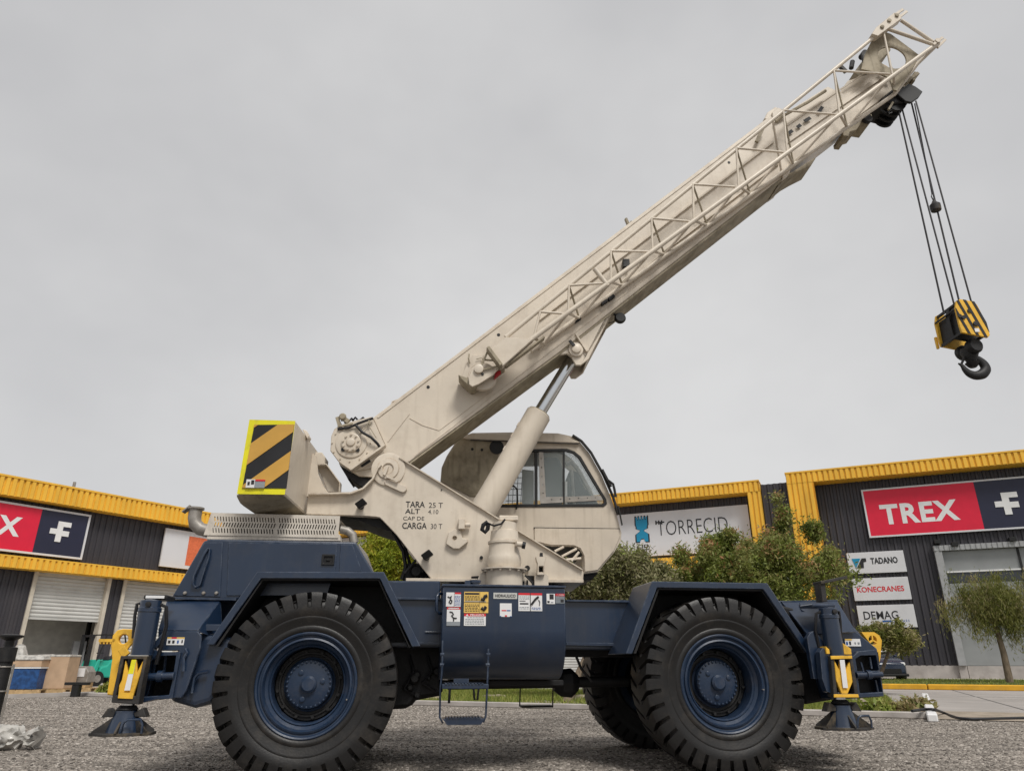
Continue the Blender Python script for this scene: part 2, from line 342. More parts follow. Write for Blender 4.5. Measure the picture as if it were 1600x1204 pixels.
# low undulations of the loose gravel heaped near the yard
tag(MB().box(xL, xE, yk-.07, yk+.07, 0, .11).build('kerb', CONC, fr=RF, bevel=.015), kind='structure')
tag(MB().slab([G(1450, 1127.5), G(1467, 1128), G(1451, 1090), G(1441, 1090)], (0, 0, .13)).build('white_kerb', WHITE, bevel=.02), kind='structure')
tag(MB().box(xL, xE-.36, yB, yB+.15, 0, .10).build('bed_kerb', CONC, fr=RF, bevel=.015), kind='structure')
# concrete beam laid in the bed
xb0 = RF.g(1318, 1112)[0]; yb0 = RF.g(1400, 1112)[1]
for a, b_ in ((xb0-1.6, xb0-.2), (xb0, xb0+2.0)):
    pass
# yellow kerb in lengths
kb = []
x = -6.3+0.0
while x < 26:
    kb.append(tag(MB().box(x, x+3.72, yKerb, yKerb+.25, 0, .20).build('yellow_kerb', PAINTY, fr=RF, bevel=.03), kind='structure')); x += 3.75
sheet('verge_turf', RF, -6, 40, yKerb+.26, -2.2, .17, mat('turf', (.065, .085, .022), .95, var=.3, scale=9, bump=.6))
sheet('pavement', RF, -60, 60, -2.15, -.02, .18, CONC)
# painted line and joints on the road
yl = RF.g(1500, 1088)[1]
sheet('painted_line', RF, xE+1.5, 60, yl, yl+.12, .013, mat('faded_line', (.48, .46, .44), .8))
for k in range(6):
    sheet('road_joint', RF, xE+2+k*5, xE+2.04+k*5, yk+2.5, yKerb-.05, .0125, mat('joint_tar', (.10, .095, .09), .9))
# paved apron in front of the left warehouse
al = LF.g(90, 1087)
sheet('apron', LF, -60, 30, al[1], 12, .012, CONC)
tag(MB().box(-60, 7, al[1]-.15, al[1], 0, .10).build('apron_kerb', CONC, fr=LF), kind='structure')

# loose stones on the yard
def stones(n, x0, x1, y0, y1, s0, s1):
    X = rng.uniform(x0, x1, n); Y = y0+(y1-y0)*rng.random(n)**1.35
    lim = np.array([RF.loc(a, b)[1] for a, b in zip(X, Y)]) < yk-.15
    k2 = (X > -1.0*Y-1) & (X < 1.0*Y+1); k = lim & k2; X = X[k]; Y = Y[k]; n = len(X)
    base = np.array([(-1, -1, -.5), (1, -1, -.5), (1, 1, -.5), (-1, 1, -.5), (-.6, -.6, .6), (.6, -.6, .6), (.6, .6, .6), (-.6, .6, .6)])
    sz = s0+(s1-s0)*rng.random(n)**2.5
    P = base[None]*(.55+.6*rng.random((n, 8, 3)))*sz[:, None, None]*np.stack([np.ones(n), .6+.5*rng.random(n), .45+.35*rng.random(n)], 1)[:, None, :]
    a = rng.uniform(0, 6.28, n); c = np.cos(a)[:, None]; s = np.sin(a)[:, None]
    Q = np.stack([P[..., 0]*c-P[..., 1]*s+X[:, None], P[..., 0]*s+P[..., 1]*c+Y[:, None], P[..., 2]+.002], 2)
    f = np.array([(0, 1, 5, 4), (1, 2, 6, 5), (2, 3, 7, 6), (3, 0, 4, 7), (4, 5, 6, 7)])
    Fc = (f[None]+8*np.arange(n)[:, None, None]).reshape(-1, 4)
    return Q.reshape(-1, 3), Fc, np.repeat(rng.random(n), 5)
STONE = leafmat('stones', [(.07, .06, .05), (.18, .16, .14), (.30, .265, .23), (.44, .395, .35), (.68, .62, .56)])
V_, F_, S_ = stones(190000, -16, 14, 5.5, 22, .004, .023)
tag(arr_mesh('loose_gravel', V_, F_, STONE, shade=S_), 'loose grey gravel scattered over the yard', 'gravel', kind='stuff')

# grass in the bed and on the verge
def blades(fr, x0, x1, y0, y1, n, h0, h1, z, dens=None):
    X = rng.uniform(x0, x1, n); Y = rng.uniform(y0, y1, n)
    if dens is not None:
        k = dens(X, Y) > rng.random(n); X = X[k]; Y = Y[k]; n = len(X)
    a = rng.uniform(0, 6.28, n); w = rng.uniform(.006, .014, n); h = rng.uniform(h0, h1, n)*(.6+.6*rng.random(n)); lean = rng.normal(0, .35, (n, 2))*h[:, None]
    P = np.zeros((n, 3, 3)); P[:, 0, 0] = X-np.cos(a)*w; P[:, 0, 1] = Y-np.sin(a)*w; P[:, 1, 0] = X+np.cos(a)*w; P[:, 1, 1] = Y+np.sin(a)*w
    P[:, 2, 0] = X+lean[:, 0]; P[:, 2, 1] = Y+lean[:, 1]; P[:, :, 2] = z; P[:, 2, 2] = z+h
    P = P.reshape(-1, 3); Q = np.stack([fr.o[0]+P[:, 0]*fr.c-P[:, 1]*fr.s, fr.o[1]+P[:, 0]*fr.s+P[:, 1]*fr.c, P[:, 2]], 1)
    return Q, np.arange(len(Q)).reshape(-1, 3), rng.random(n)
GRASS = leafmat('grass_blades', [(.08, .12, .02), (.17, .22, .035), (.26, .31, .06), (.38, .35, .12)])
_ph = rng.uniform(0, 6.28, 8)
def patchy(X, Y):
    t = (Y-yk)/(yB-yk); n = np.sin(X*1.7+_ph[0])+np.sin(X*.7+Y*1.1+_ph[1])+np.sin(Y*2.3-X*.9+_ph[2])*.6
    return np.clip((t-.10)*2.6+n*.22+.25, 0.05, 1)
Q, Fc, sh = blades(RF, xL, xE-.4, yk+.15, yB-.05, 150000, .07, .17, .016, patchy)
tag(arr_mesh('grass', Q, Fc, GRASS, shade=sh), 'patchy green grass in the planting bed beyond the crane', 'grass', kind='stuff')
Q, Fc, sh = blades(RF, -6, 16, yKerb+.3, -2.3, 16000, .05, .10, .17)
tag(arr_mesh('grass', Q, Fc, GRASS, shade=sh), 'clipped grass strip behind the yellow kerb', 'grass', kind='stuff')

# ================================================================ vegetation
def leaf_cloud(centre, rad, nclump, per, lsize, seed, crad=.42, droop=0.0, shell=.55):
    r = np.random.default_rng(seed); c = np.array(centre); rad = np.array(rad)
    d = r.normal(size=(nclump, 3)); d /= np.linalg.norm(d, axis=1)[:, None]
    rr = (shell+(1-shell)*r.random(nclump)); lump = 1+.22*np.sin(d[:, 0]*5+seed)+.15*np.sin(d[:, 2]*7+seed*2)
    cc = c+d*rad*(rr*lump)[:, None]
    cr = crad*(.6+.8*r.random(nclump))
    n = nclump*per; idx = np.repeat(np.arange(nclump), per)
    o = r.normal(size=(n, 3))*.5; p = cc[idx]+o*cr[idx][:, None]
    if droop: p[:, 2] -= droop*r.random(n)**2
    s = lsize*(.5+r.random(n)); a = r.normal(size=(n, 3)); a[:, 2] += (.2 if not droop else -2.2); a /= np.linalg.norm(a, axis=1)[:, None]
    b = np.cross(a, r.normal(size=(n, 3))); b /= np.linalg.norm(b, axis=1)[:, None]
    ww = .34 if not droop else .16
    q = np.stack([p-a*s[:, None], p+b*(s*ww)[:, None], p+a*s[:, None], p-b*(s*ww)[:, None]], 1)
    sh = np.clip(.62*r.random(nclump)[idx]+.38*r.random(n)+.12*(o[:, 2] > .3), 0, 1)
    return q.reshape(-1, 3), np.arange(4*n).reshape(-1, 4), sh, cc
def tree(label, cat, centre, rad, base, tr, nclump, per, lsize, seed, lm, name='tree', crad=.42, droop=0, shell=.55, extra=None, group=None):
    root = empty(name, M=Matrix.Translation(base)); tag(root, label, cat, group)
    B = Vector(base); Cn = Vector(centre)
    q, f, sh, cc = leaf_cloud(tuple(Cn-B), rad, nclump, per, lsize, seed, crad, droop, shell)
    rt_ = np.random.default_rng(seed+50); sh_x = []
    for k in range(26):
        a_ = rt_.uniform(0, 6.28); e_ = rt_.uniform(-.1, 1.3); f_ = rt_.uniform(.92, 1.12)
        sh_x.append(((Cn.x+rad[0]*math.cos(a_)*math.cos(e_)*f_, Cn.y+rad[1]*math.sin(a_)*math.cos(e_)*f_, Cn.z+rad[2]*math.sin(e_)*f_), (.07, .07, rt_.uniform(.12, .3)), 3))
    extra = list(extra or [])+([] if droop else sh_x)
    if extra:
        Qs = [q]; Fs = [f]; Ss = [sh]; k = len(q)
        for (ec, er, nc) in extra:
            q2, f2, s2, _ = leaf_cloud(tuple(Vector(ec)-B), er, nc, per, lsize, seed+len(Qs), crad*.6, droop, 0.1); Qs.append(q2); Fs.append(f2+k); Ss.append(s2); k += len(q2)
        q = np.concatenate(Qs); f = np.concatenate(Fs); sh = np.concatenate(Ss)
    arr_mesh('crown', q, f, lm, parent=root, shade=sh)
    fork = Vector((Cn.x-B.x, Cn.y-B.y, (Cn.z-B.z)-rad[2]*.75)); t = MB(); m1 = fork*.5+Vector((.07, .03, 0))
    t.tube((0, 0, -.02), m1, tr, 9, tr*.8); t.tube(m1, fork, tr*.8, 9, tr*.62); t.build('trunk', BARK, parent=root, smooth=60)
    rr = random.Random(seed)
    for i in range(0, len(cc), max(1, len(cc)//11)):
        e = Vector(cc[i]); m = fork.lerp(e, .5)+Vector((rr.uniform(-.1, .1), rr.uniform(-.1, .1), .1))
        MB().tube(fork, m, tr*.42, 6, tr*.28).tube(m, e, tr*.28, 5, tr*.08).build('limb', BARK, parent=root, smooth=60)
    return root
LEAF1 = leafmat('leaves_olive', [(.035, .045, .012), (.09, .12, .02), (.20, .25, .04), (.22, .24, .07), (.24, .25, .08), (.42, .20, .10)])
LEAF2 = leafmat('leaves_bright', [(.10, .13, .012), (.22, .27, .02), (.33, .36, .03), (.38, .30, .04)])
LEAF3 = leafmat('leaves_grey', [(.06, .065, .02), (.16, .17, .06), (.30, .27, .16), (.21, .26, .05)])
LEAF4 = leafmat('leaves_pepper', [(.04, .045, .012), (.12, .14, .025), (.23, .23, .06), (.33, .27, .16)])
def at(u, v, Y): a = WF.P(u, v, Y); return Vector(a)
c1 = at(1172, 903, 21.5)
tree('large olive-green bush crown rising over the front wheel arch of the crane', 'tree', c1, (2.40, 1.6, .95), (c1.x+.1, c1.y, 0), .11, 270, 290, .052, 3, LEAF1, crad=.34, shell=.30,
     extra=[(at(1221, 812, 21.5), (.13, .13, .55), 9), (at(1206, 838, 21.5), (.35, .3, .3), 9), (at(1274, 830, 21.5), (.22, .2, .33), 8), (at(1300, 862, 21.5), (.12, .2, .25), 3), (at(1142, 838, 21.5), (.35, .3, .22), 7), (at(1065, 868, 21.5), (.3, .3, .18), 5), (at(1290, 950, 21.5), (.3, .3, .5), 8), (at(1110, 850, 21.5), (.4, .3, .2), 6)])
c2 = at(962, 914, 20.5); b2_ = G(884, 1098)
tree('thin grey-green tree whose trunk shows beneath the crane between its wheels', 'tree', (c2.x-.35, c2.y, c2.z), (2.0, 1.2, .82), b2_, .13, 105, 230, .055, 5, LEAF3, crad=.42, shell=.3)
c3 = at(612, 884, 22); 
tree('bright yellow-green tree seen through the gap behind the engine cover', 'tree', c3, (1.2, 1.0, .95), (c3.x, c3.y, 0), .09, 90, 220, .05, 8, LEAF2, crad=.34, shell=.25)
c4 = at(1541, 940, 31.5); b4 = at(1578, 1066, 31.5)
tree('drooping pepper tree on the turf in front of the glazed entrance', 'tree', (c4.x+.15, c4.y, c4.z), (1.85, 1.3, 1.25), (b4[0], 31.5, .17), .15, 135, 210, .075, 11, LEAF4, crad=.38, droop=.7, shell=.25)
c5 = at(1388, 1000, 24)
tree('small dark olive tree below the lowest small wall sign', 'tree', c5, (.85, .6, .32), (at(1352, 1040, 24).x, 24, 0),   .07, 50, 150, .055, 13, LEAF4, crad=.26, shell=.3)
def shrub(label, c, r, n, lm, seed, ls=.07, name='shrub'):
    q, f, sh, cc = leaf_cloud((0, 0, r[2]*.8), r, 16, n, ls, seed, r[0]*.5, 0, .2)
    root = empty(name, M=Matrix.Translation(c)); tag(root, label, 'shrub'); q[:, 2] = np.maximum(q[:, 2], 0)
    arr_mesh('foliage', q, f, lm, parent=root, shade=sh); s = MB()
    for i in range(5): s.tube((0, 0, 0), cc[i*3], .008, 4)
    s.build('stem', BARK, parent=root)
DRY = leafmat('dry_grass', [(.20, .15, .08), (.34, .25, .13), (.28, .27, .10), (.14, .17, .05)])
p_ = G(1410, 1118); shrub('dry tan tuft next to the white kerb where the hose ends', (p_[0], p_[1], .016), (.24, .2, .085), 60, DRY, 21)
p_ = G(1375, 1119); shrub('green tuft left of the dry tan tuft in the bed', (p_[0], p_[1], .016), (.24, .2, .085), 55, GRASS, 22)
p_ = G(1436, 1109); shrub('brown dry tuft touching the white kerb', (p_[0], p_[1], .016), (.24, .2, .085), 55, DRY, 23)
p_ = G(1325, 1115); shrub('leafy clump directly behind the right outrigger foot', (p_[0], p_[1], .016), (.24, .2, .085), 50, GRASS, 24)
p_ = G(162, 1086); shrub('small green weed at the apron edge by the left outrigger', (p_[0], p_[1], 0), (.17, .15, .16), 50, GRASS, 25)
# rocks in the bed
def rock(label, c, s, sd, m=CONC):
    r = random.Random(sd); b = bmesh.new(); bmesh.ops.create_icosphere(b, subdivisions=2, radius=1)
    for v in b.verts: v.co = Vector((v.co.x*s[0], v.co.y*s[1], v.co.z*s[2]))*(1+.22*math.sin(v.co.x*3+sd)+.14*r.uniform(-1, 1))
    me = bpy.data.meshes.new('rock'); b.to_mesh(me); b.free(); me.materials.append(m); o = bpy.data.objects.new('rock', me); COL.objects.link(o); o.location = c; return tag(o, label, 'rock')
ROCKM = mat('rock', (.27, .225, .17), .9, var=.25, scale=5, bump=.5, bscale=12)
p_ = G(1352, 1114); rock('tan boulder in the bed behind the right outrigger foot', (p_[0], p_[1], .1), (.26, .2, .17), 3, ROCKM)
p_ = G(770, 1092); rock('flat pale rock in the bed under the hydraulic tank', (p_[0], p_[1], .05), (.3, .2, .09), 5, ROCKM)
p_ = G(672, 1094); rock('flat pale rock in the bed behind the boarding step', (p_[0], p_[1], .05), (.26, .2, .08), 6, ROCKM)
p_ = G(905, 1094); rock('low rock at the foot of the thin tree', (p_[0], p_[1], .05), (.26, .2, .10), 7, ROCKM)

# ================================================================ warehouses on the right
def portal(fr, parent, x0, x1, z1, band, pil_l, pil_r, y0=-1.0, pitch=.3):
    b = MB(); ribs(b, x0, x1, z1-band, z1, y0, pitch, .08, .78)
    b.build('parapet', YCLAD, parent, fr=fr)
    MB().box(x0, x1, y0+.02, 0, z1-band-.02, z1-band+.06).build('soffit', YCLAD, parent, fr=fr)
    MB().box(x0-.03, x1+.03, y0-.1, .3, z1, z1+.09).build('coping', YCLAD, parent, fr=fr)
    for a, c in ((pil_l, 'l'), (pil_r, 'r')):
        if a:
            xa, xb = a; b = MB(); ribs(b, xa, xb, 0, z1-band-.02, y0, pitch, .08, .78)
            b.add([(xa, y0, 0), (xa, 0, 0), (xa, 0, z1), (xa, y0, z1)], [(0, 1, 2, 3)]); b.add([(xb, y0, 0), (xb, 0, 0), (xb, 0, z1), (xb, y0, z1)], [(0, 1, 2, 3)])
            b.build('pillar', YCLAD, parent, fr=fr)
# unit A with the big red sign
xa0 = RF.P(1227, 742, -1)[0]; zA = RF.P(1400, 724, -1)[2]
wa = tag(empty('warehouse', RF), 'charcoal warehouse with yellow portal, red sign and glazed entrance at right', 'warehouse')
xi = RF.P(1274, 770, -1)[0]
portal(RF, wa, xa0, 24, zA, .62, (xa0, xi), (22.6, 24))
zp = RF.P(1450, 1039, 0)[2]
en = rectpx(RF, [(1461, 857), (1640, 840), (1640, 1040), (1500, 1042)], 0)
b = MB(); ribs(b, xi-.3, en[0]+.2, zp, zA-.3, 0, .36, .07); ribs(b, en[0]+.2, 23, en[3], zA-.3, 0, .36, .07); b.build('wall_cladding', CLAD, wa, fr=RF)
MB().box(xa0, 24, .1, 14, 0, zA-.05).build('building_body', CLAD, wa, fr=RF)
MB().box(xi-.3, en[0]+.05, -.06, .09, 0, zp).build('plinth', CONC, wa, fr=RF, bevel=.01)
MB().box(en[0]+.32, 23, -.05, .09, 0, zp-.02).build('plinth', CONC, wa, fr=RF, bevel=.01)
MB().box(en[0]-.1, en[0]+.28, -.22, .09, 0, zp).build('plinth', CONC, wa, fr=RF, bevel=.01)
ENT = mat('entrance_frame', (.33, .335, .34), .5, var=.08)
MB().box(en[0]-.08, en[0]+.27, -.35, 0, zp, en[3]-.28).build('entrance_frame', ENT, wa, fr=RF)
b = MB(); ribs(b, en[0]-.1, 20, en[3]-.28, en[3], -.36, .25, .04); b.box(en[0]-.1, 20, -.35, -.01, en[3]-.28, en[3]); b.build('entrance_canopy', ENT, wa, fr=RF)
gx = en[0]+.27; zs = RF.P(1560, 890, -.05)[2]; mull = [gx, gx+3.55, gx+6.6, gx+9.6, gx+12.5]
for i in range(4):
    a, c = mull[i], mull[i+1]
    MB().box(a+.03, c-.03, -.04, -.01, zs+.05, en[3]-.3).build('window_pane', BGLASS, wa, fr=RF)
    MB().box(a+.03, c-.03, -.04, -.01, zp, zs-.6 if i == 0 else zs-.05).build('window_pane', BGLASS, wa, fr=RF)
    if i == 0: MB().box(a+.03, c-.03, -.04, -.01, zs-.57, zs-.05).build('window_pane', DGLASS, wa, fr=RF)
    MB().box(c-.05, c+.05, -.13, -.0, zp, en[3]-.3).build('mullion', ENT if i % 2 else RUBBER, wa, fr=RF)
    MB().box(a+.05, c-.05, -.10, -.0, zs-.04, zs+.04).build('transom', WHITE, wa, fr=RF)
for u, v in ((1463, 846), (1490, 850), (1580, 842)):
    q = RF.P(u, v, -.3); MB().box(q[0]-.12, q[0]+.2, -.5, -.08, q[2]-.12, q[2]+.1).build('floodlight', LAMP, wa, fr=RF, bevel=.02)
q = RF.P(1410, 1057, -.06); MB().box(q[0]-.12, q[0]+.12, -.075, -.055, q[2]-.04, q[2]+.04).build('vent', LAMP, wa, fr=RF)
# gap bay and unit B
xb1 = RF.P(1185, 751, -1)[0]; zB = RF.P(1075, 762, -1)[2]; xpB = RF.P(1168, 775, -1)[0]; xb0_ = RF.P(655, 800, -1)[0]
gp = tag(empty('warehouse', RF), 'dark corrugated link bay between the two yellow-framed warehouses', 'warehouse')
b = MB(); ribs(b, xb1+.02, xa0-.02, 0, zA-.35, -.3, .36, .07); b.build('wall_cladding', CLAD, gp, fr=RF)
MB().box(xb1+.1, xa0-.1, -.2, 13.5, 0, zA-.4).build('building_body', CLAD, gp, fr=RF)
wb = tag(empty('warehouse', RF), 'middle warehouse with yellow portal and long white sign behind the crane cab', 'warehouse')
portal(RF, wb, xb0_, xb1, zB, .62, (xb0_, xb0_+1.3), (xpB, xb1))
zl1 = RF.P(1005, 873, -.6)[2]; zl0 = RF.P(1005, 891, -.6)[2]
b = MB(); ribs(b, xb0_+1.3, xpB, zl1, zB-.64, 0, .36, .07); b.build('wall_cladding', CLAD, wb, fr=RF)
b = MB(); ribs(b, xb0_+1.3, xpB, zl0, zl1, -.62, .3, .05); b.box(xb0_+1.3, xpB, -.6, -.02, zl0+.02, zl1); b.build('canopy', YCLAD, wb, fr=RF)
MB().box(xb0_, xb1, .1, 13, 0, zB-.05).build('building_body', SHUT, wb, fr=RF)
k = 0; x = xb0_+1.6
while x < xpB-3:
    b = MB(); hribs(b, x, x+2.9, 0, zl0-.6, 0.02, .16, .03); b.build('roller_door', SHUT, wb, fr=RF)
    MB().box(x-.25, x-.02, -.12, .05, 0, zl0).build('door_post', CREAM, wb, fr=RF); MB().box(x+2.92, x+3.15, -.12, .05, 0, zl0).build('door_post', CREAM, wb, fr=RF)
    MB().box(x+3.17, x+3.85, -.05, .05, 1.3, zl0).build('wall_strip', CLAD, wb, fr=RF); MB().box(x+3.17, x+3.85, -.05, .05, 0, 1.28).build('wall_strip', CONC, wb, fr=RF)
    x += 4.2
# unit C
xc1 = RF.P(586, 826, -1)[0]; xc0 = xc1-22; zC = RF.P(575, 815, -1)[2]
zC0 = RF.P(575, 832, -1)[2]
gq = tag(empty('warehouse', RF), 'dark cladding bay just right of the far yellow-topped warehouse', 'warehouse')
b = MB(); ribs(b, xc1+.02, xb0_-.02, 0, zB-.35, -.3, .36, .07); b.build('wall_cladding', CLAD, gq, fr=RF)
MB().box(xc1+.1, xb0_-.1, -.2, 13.5, 0, zB-.4).build('building_body', CLAD, gq, fr=RF)
wc = tag(empty('warehouse', RF), 'far warehouse with a yellow top band glimpsed behind the counterweight', 'warehouse')
portal(RF, wc, xc0, xc1, zC, zC-zC0, None, (xc1-.5, xc1))
b = MB(); ribs(b, xc0, xc1-.5, 0, zC0, 0, .36, .07); b.build('wall_cladding', CLAD, wc, fr=RF)
MB().box(xc0, xc1, .1, 13, 0, zC-.05).build('building_body', CLAD, wc, fr=RF)

# ---------------------------------------------------------------- signs
def sign(fr, q, y, label, m=SIGNW, frame=None, name='wall_sign'):
    x0, x1, z0, z1 = rectpx(fr, q, y)
    M = fr.M @ Matrix.Translation(((x0+x1)/2, y, z0))
    root = empty(name, M=M); tag(root, label, 'sign')
    MB().box(x0, x1, y, y+.12, z0, z1).build('panel', m, root, fr=fr, bevel=.01)
    if frame:
        w = .09; b = MB()
        b.box(x0-w, x1+w, y-.03, y+.1, z1, z1+w); b.box(x0-w, x1+w, y-.03, y+.1, z0-w, z0); b.box(x0-w, x0, y-.03, y+.1, z0, z1); b.box(x1, x1+w, y-.03, y+.1, z0, z1)
        b.build('frame', frame, root, fr=fr)
    return root, x0, x1, z0, z1
def flogo(fr, root, x0, x1, z0, z1, y):
    P = [(.33, 0), (.62, 0), (.62, .30), (.97, .30), (.97, .56), (.62, .56), (.62, .76), (1, .76), (1, 1), (.33, 1), (.33, .62), (0, .62), (0, .36), (.33, .36)]
    MB().prism([(x0+a*(x1-x0), z0+b*(z1-z0)) for a, b in P], y-.03, y).build('emblem', WHITE, root, fr=fr)
y = -.25
rt, x0, x1, z0, z1 = sign(RF, [(1347, 769), (1700, 736), (1700, 813), (1363, 840)], y, 'long red and navy TREX sign on the right charcoal wall', NAVY, SIGNW)
xm = (RF.P(1522, 755, y)[0]+RF.P(1537, 826, y)[0])/2
MB().box(x0, xm, y-.012, y-.002, z0, z1).build('red_field', RED, rt, fr=RF)
tb = rectpx(RF, [(1373, 789), (1496, 779), (1499, 812), (1379, 819)], y)
text('TREX', RF, tb[0], tb[1], tb[2], tb[3], y-.015, WHITE, rt, bold=.035, font_space=1.12)
eb = rectpx(RF, [(1553, 771), (1591, 767), (1594, 802), (1556, 805)], y); flogo(RF, rt, eb[0], eb[1], eb[2], eb[3], y-.005)
y = -.2
rt, x0, x1, z0, z1 = sign(RF, [(1322, 864), (1411, 859), (1417, 892), (1328, 897)], y, 'white TADANO sign, topmost of the three small wall signs')
q = rectpx(RF, [(1331, 873), (1353, 871), (1355, 886), (1333, 888)], y)
w = q[1]-q[0]; h = q[3]-q[2]
MB().prism([(q[0], q[3]), (q[0]+.62*w, q[3]), (q[0]+.2*w, q[2])], y-.02, y).build('emblem', TEAL, rt, fr=RF)
MB().prism([(q[0]+.70*w, q[3]), (q[1], q[3]), (q[1], q[3]-.35*h), (q[0]+.8*w, q[3]-.4*h), (q[0]+.75*w, q[2]), (q[0]+.25*w, q[2])], y-.02, y).build('emblem', INK, rt, fr=RF)
q = rectpx(RF, [(1359, 871), (1402, 869), (1403, 879), (1361, 881)], y); text('TADANO', RF, *q, y-.005, INK, rt, bold=.035)
rt, x0, x1, z0, z1 = sign(RF, [(1330, 904), (1418, 900), (1425, 935), (1336, 939)], y, 'white KONECRANES sign with red lettering, middle of the three small signs')
q = rectpx(RF, [(1338, 917), (1412, 914), (1413, 923), (1340, 925)], y); text('KONECRANES', RF, *q, y-.005, INKR, rt, bold=.02)
rt, x0, x1, z0, z1 = sign(RF, [(1337, 946), (1427, 943), (1434, 979), (1345, 981)], y, 'white DEMAG sign, lowest of the three small wall signs')
q = rectpx(RF, [(1349, 955), (1403, 953), (1404, 966), (1350, 968)], y); text('DEMAG', RF, *q, y-.005, INK, rt, bold=.01)
q = rectpx(RF, [(1379, 968.5), (1395, 968.3), (1395, 970.7), (1379, 971)], y); MB().box(q[0], q[1], y-.02, y, q[2], q[3]).build('print_bar', INKB, rt, fr=RF)
q = rectpx(RF, [(1397, 967.8), (1421, 967), (1421, 970.5), (1397, 971)], y); text('CRANES', RF, *q, y-.005, INKB, rt, font_space=1.5)
# torrecid
rt, x0, x1, z0, z1 = sign(RF, [(900, 811), (1167, 786), (1177, 858), (900, 876)], y, 'long white TORRECID sign with blue tower emblem on the middle warehouse')
q = rectpx(RF, [(1024, 815), (1137, 806), (1137, 829), (1029, 837)], y); text('TORRECID', RF, *q, y-.005, INK, rt, bold=-.012)
q = rectpx(RF, [(1024, 816), (1035, 815), (1035, 818.5), (1024, 819.5)], y)
for k in range(3): MB().box(q[0]+k*(q[1]-q[0])*.4, q[0]+(k*.4+.2)*(q[1]-q[0]), y-.01, y, q[2], q[3]+.12).build('print_bar', INK, rt, fr=RF)
q = rectpx(RF, [(992, 807), (1012, 805), (1014, 846), (994, 848)], y); w = q[1]-q[0]; h = q[3]-q[2]
T = [(.02, 1), (.14, 1), (.14, .88), (.24, .88), (.24, 1), (.36, 1), (.36, .88), (.46, .88), (.46, 1), (.58, 1), (.58, .88), (.68, .88), (.68, 1), (.80, 1), (.80, .88), (.9, .88), (.9, 1), (1, 1), (1, .66), (.94, .60), (.94, .52), (.66, .46), (.66, .42), (1, .30), (1, 0), (.72, 0), (.62, .12), (.40, .12), (.30, 0), (0, 0), (0, .30), (.34, .42), (.34, .46), (.06, .52), (.06, .60), (0, .66)]
MB().prism([(q[0]-.05*w+a*w*1.1, q[2]-.01+b*h*1.02) for a, b in T], y-.012, y-.001).build('emblem_outline', INK, rt, fr=RF)
MB().prism([(q[0]+.05*w+a*w*.9, q[2]+.03*h+b*h*.94) for a, b in T], y-.024, y-.014).build('emblem', TEAL, rt, fr=RF)
q = rectpx(RF, [(995, 851), (1014, 849.5), (1014, 855), (995, 856.5)], y); text('CID', RF, *q, y-.005, INK, rt, bold=.02)
q = rectpx(RF, [(995, 858), (1014, 856.8), (1014, 858.3), (995, 859.5)], y); MB().box(q[0], q[1], y-.01, y, q[2], q[3]).build('print_bar', INK, rt, fr=RF)
sign(RF, [(500, 841), (584, 839), (583, 858), (500, 858)], y, 'plain white wall sign glimpsed left of the bright green tree')

# ================================================================ left warehouse
wl = tag(empty('warehouse', LF), 'left warehouse with two yellow bands and white roller doors', 'warehouse')
zt = LF.P(165, 773, -.6)[2]; zb = (LF.P(0, 762, -.6)[2]+LF.P(250, 815, -.6)[2])/2-.1; xL0 = LF.P(-260, 742)[0]; xL1 = LF.P(333, 806)[0]+6
b = MB(); ribs(b, xL0, xL1, zb, zt, -.6, .27, .08, .78); b.build('parapet', YCLAD, wl, fr=LF)
MB().box(xL0, xL1, -.58, 0, zb-.02, zb+.08).build('soffit', YCLAD, wl, fr=LF)
MB().box(xL0, xL1, -.7, .2, zt, zt+.09).build('coping', YCLAD, wl, fr=LF)
zc1 = (LF.P(0, 867, -.6)[2]+LF.P(280, 897, -.6)[2])/2; zc0 = (LF.P(0, 886, -.6)[2]+LF.P(270, 909, -.6)[2])/2
b = MB(); ribs(b, xL0, xL1, zc0, zc1, -.6, .27, .08, .78); b.build('canopy', YCLAD, wl, fr=LF)
MB().box(xL0, xL1, -.58, 0, zc0-.02, zc0+.08).build('canopy_soffit', YCLAD, wl, fr=LF)
MB().box(xL0, xL1, -.66, 0, zc1, zc1+.06).build('canopy_coping', YCLAD, wl, fr=LF)
b = MB(); ribs(b, xL0, xL1, zc1, zb, 0, .30, .06); b.build('wall_cladding', CLAD, wl, fr=LF)
MB().box(xL0, xL1, .15, 13, zc0+.2, zt-.05).build('building_body', CLAD, wl, fr=LF)
zd = LF.P(100, 966, .1)[2]; zh = LF.P(110, 903, .1)[2]
X = lambda u, v=935: LF.P(u, v, 0)[0]
d1a = (X(57, 910)+X(40, 965))/2; d1b = (X(168, 910)+X(154, 965))/2; wpost = .17
d2a = (X(198, 912)+X(184, 965))/2; d2b = d2a+(d1b-d1a)
for a, c in ((d1b+wpost, d2a-wpost), (xL0, d1a-3.0), (d2b+wpost, xL1)):
    pass
bays = [(d1a-7.6, d1a-3.1, True), (d1a, d1b, False), (d2a, d2b, True), (d2b+1.0, d2b+5.2, True)]
prev = xL0
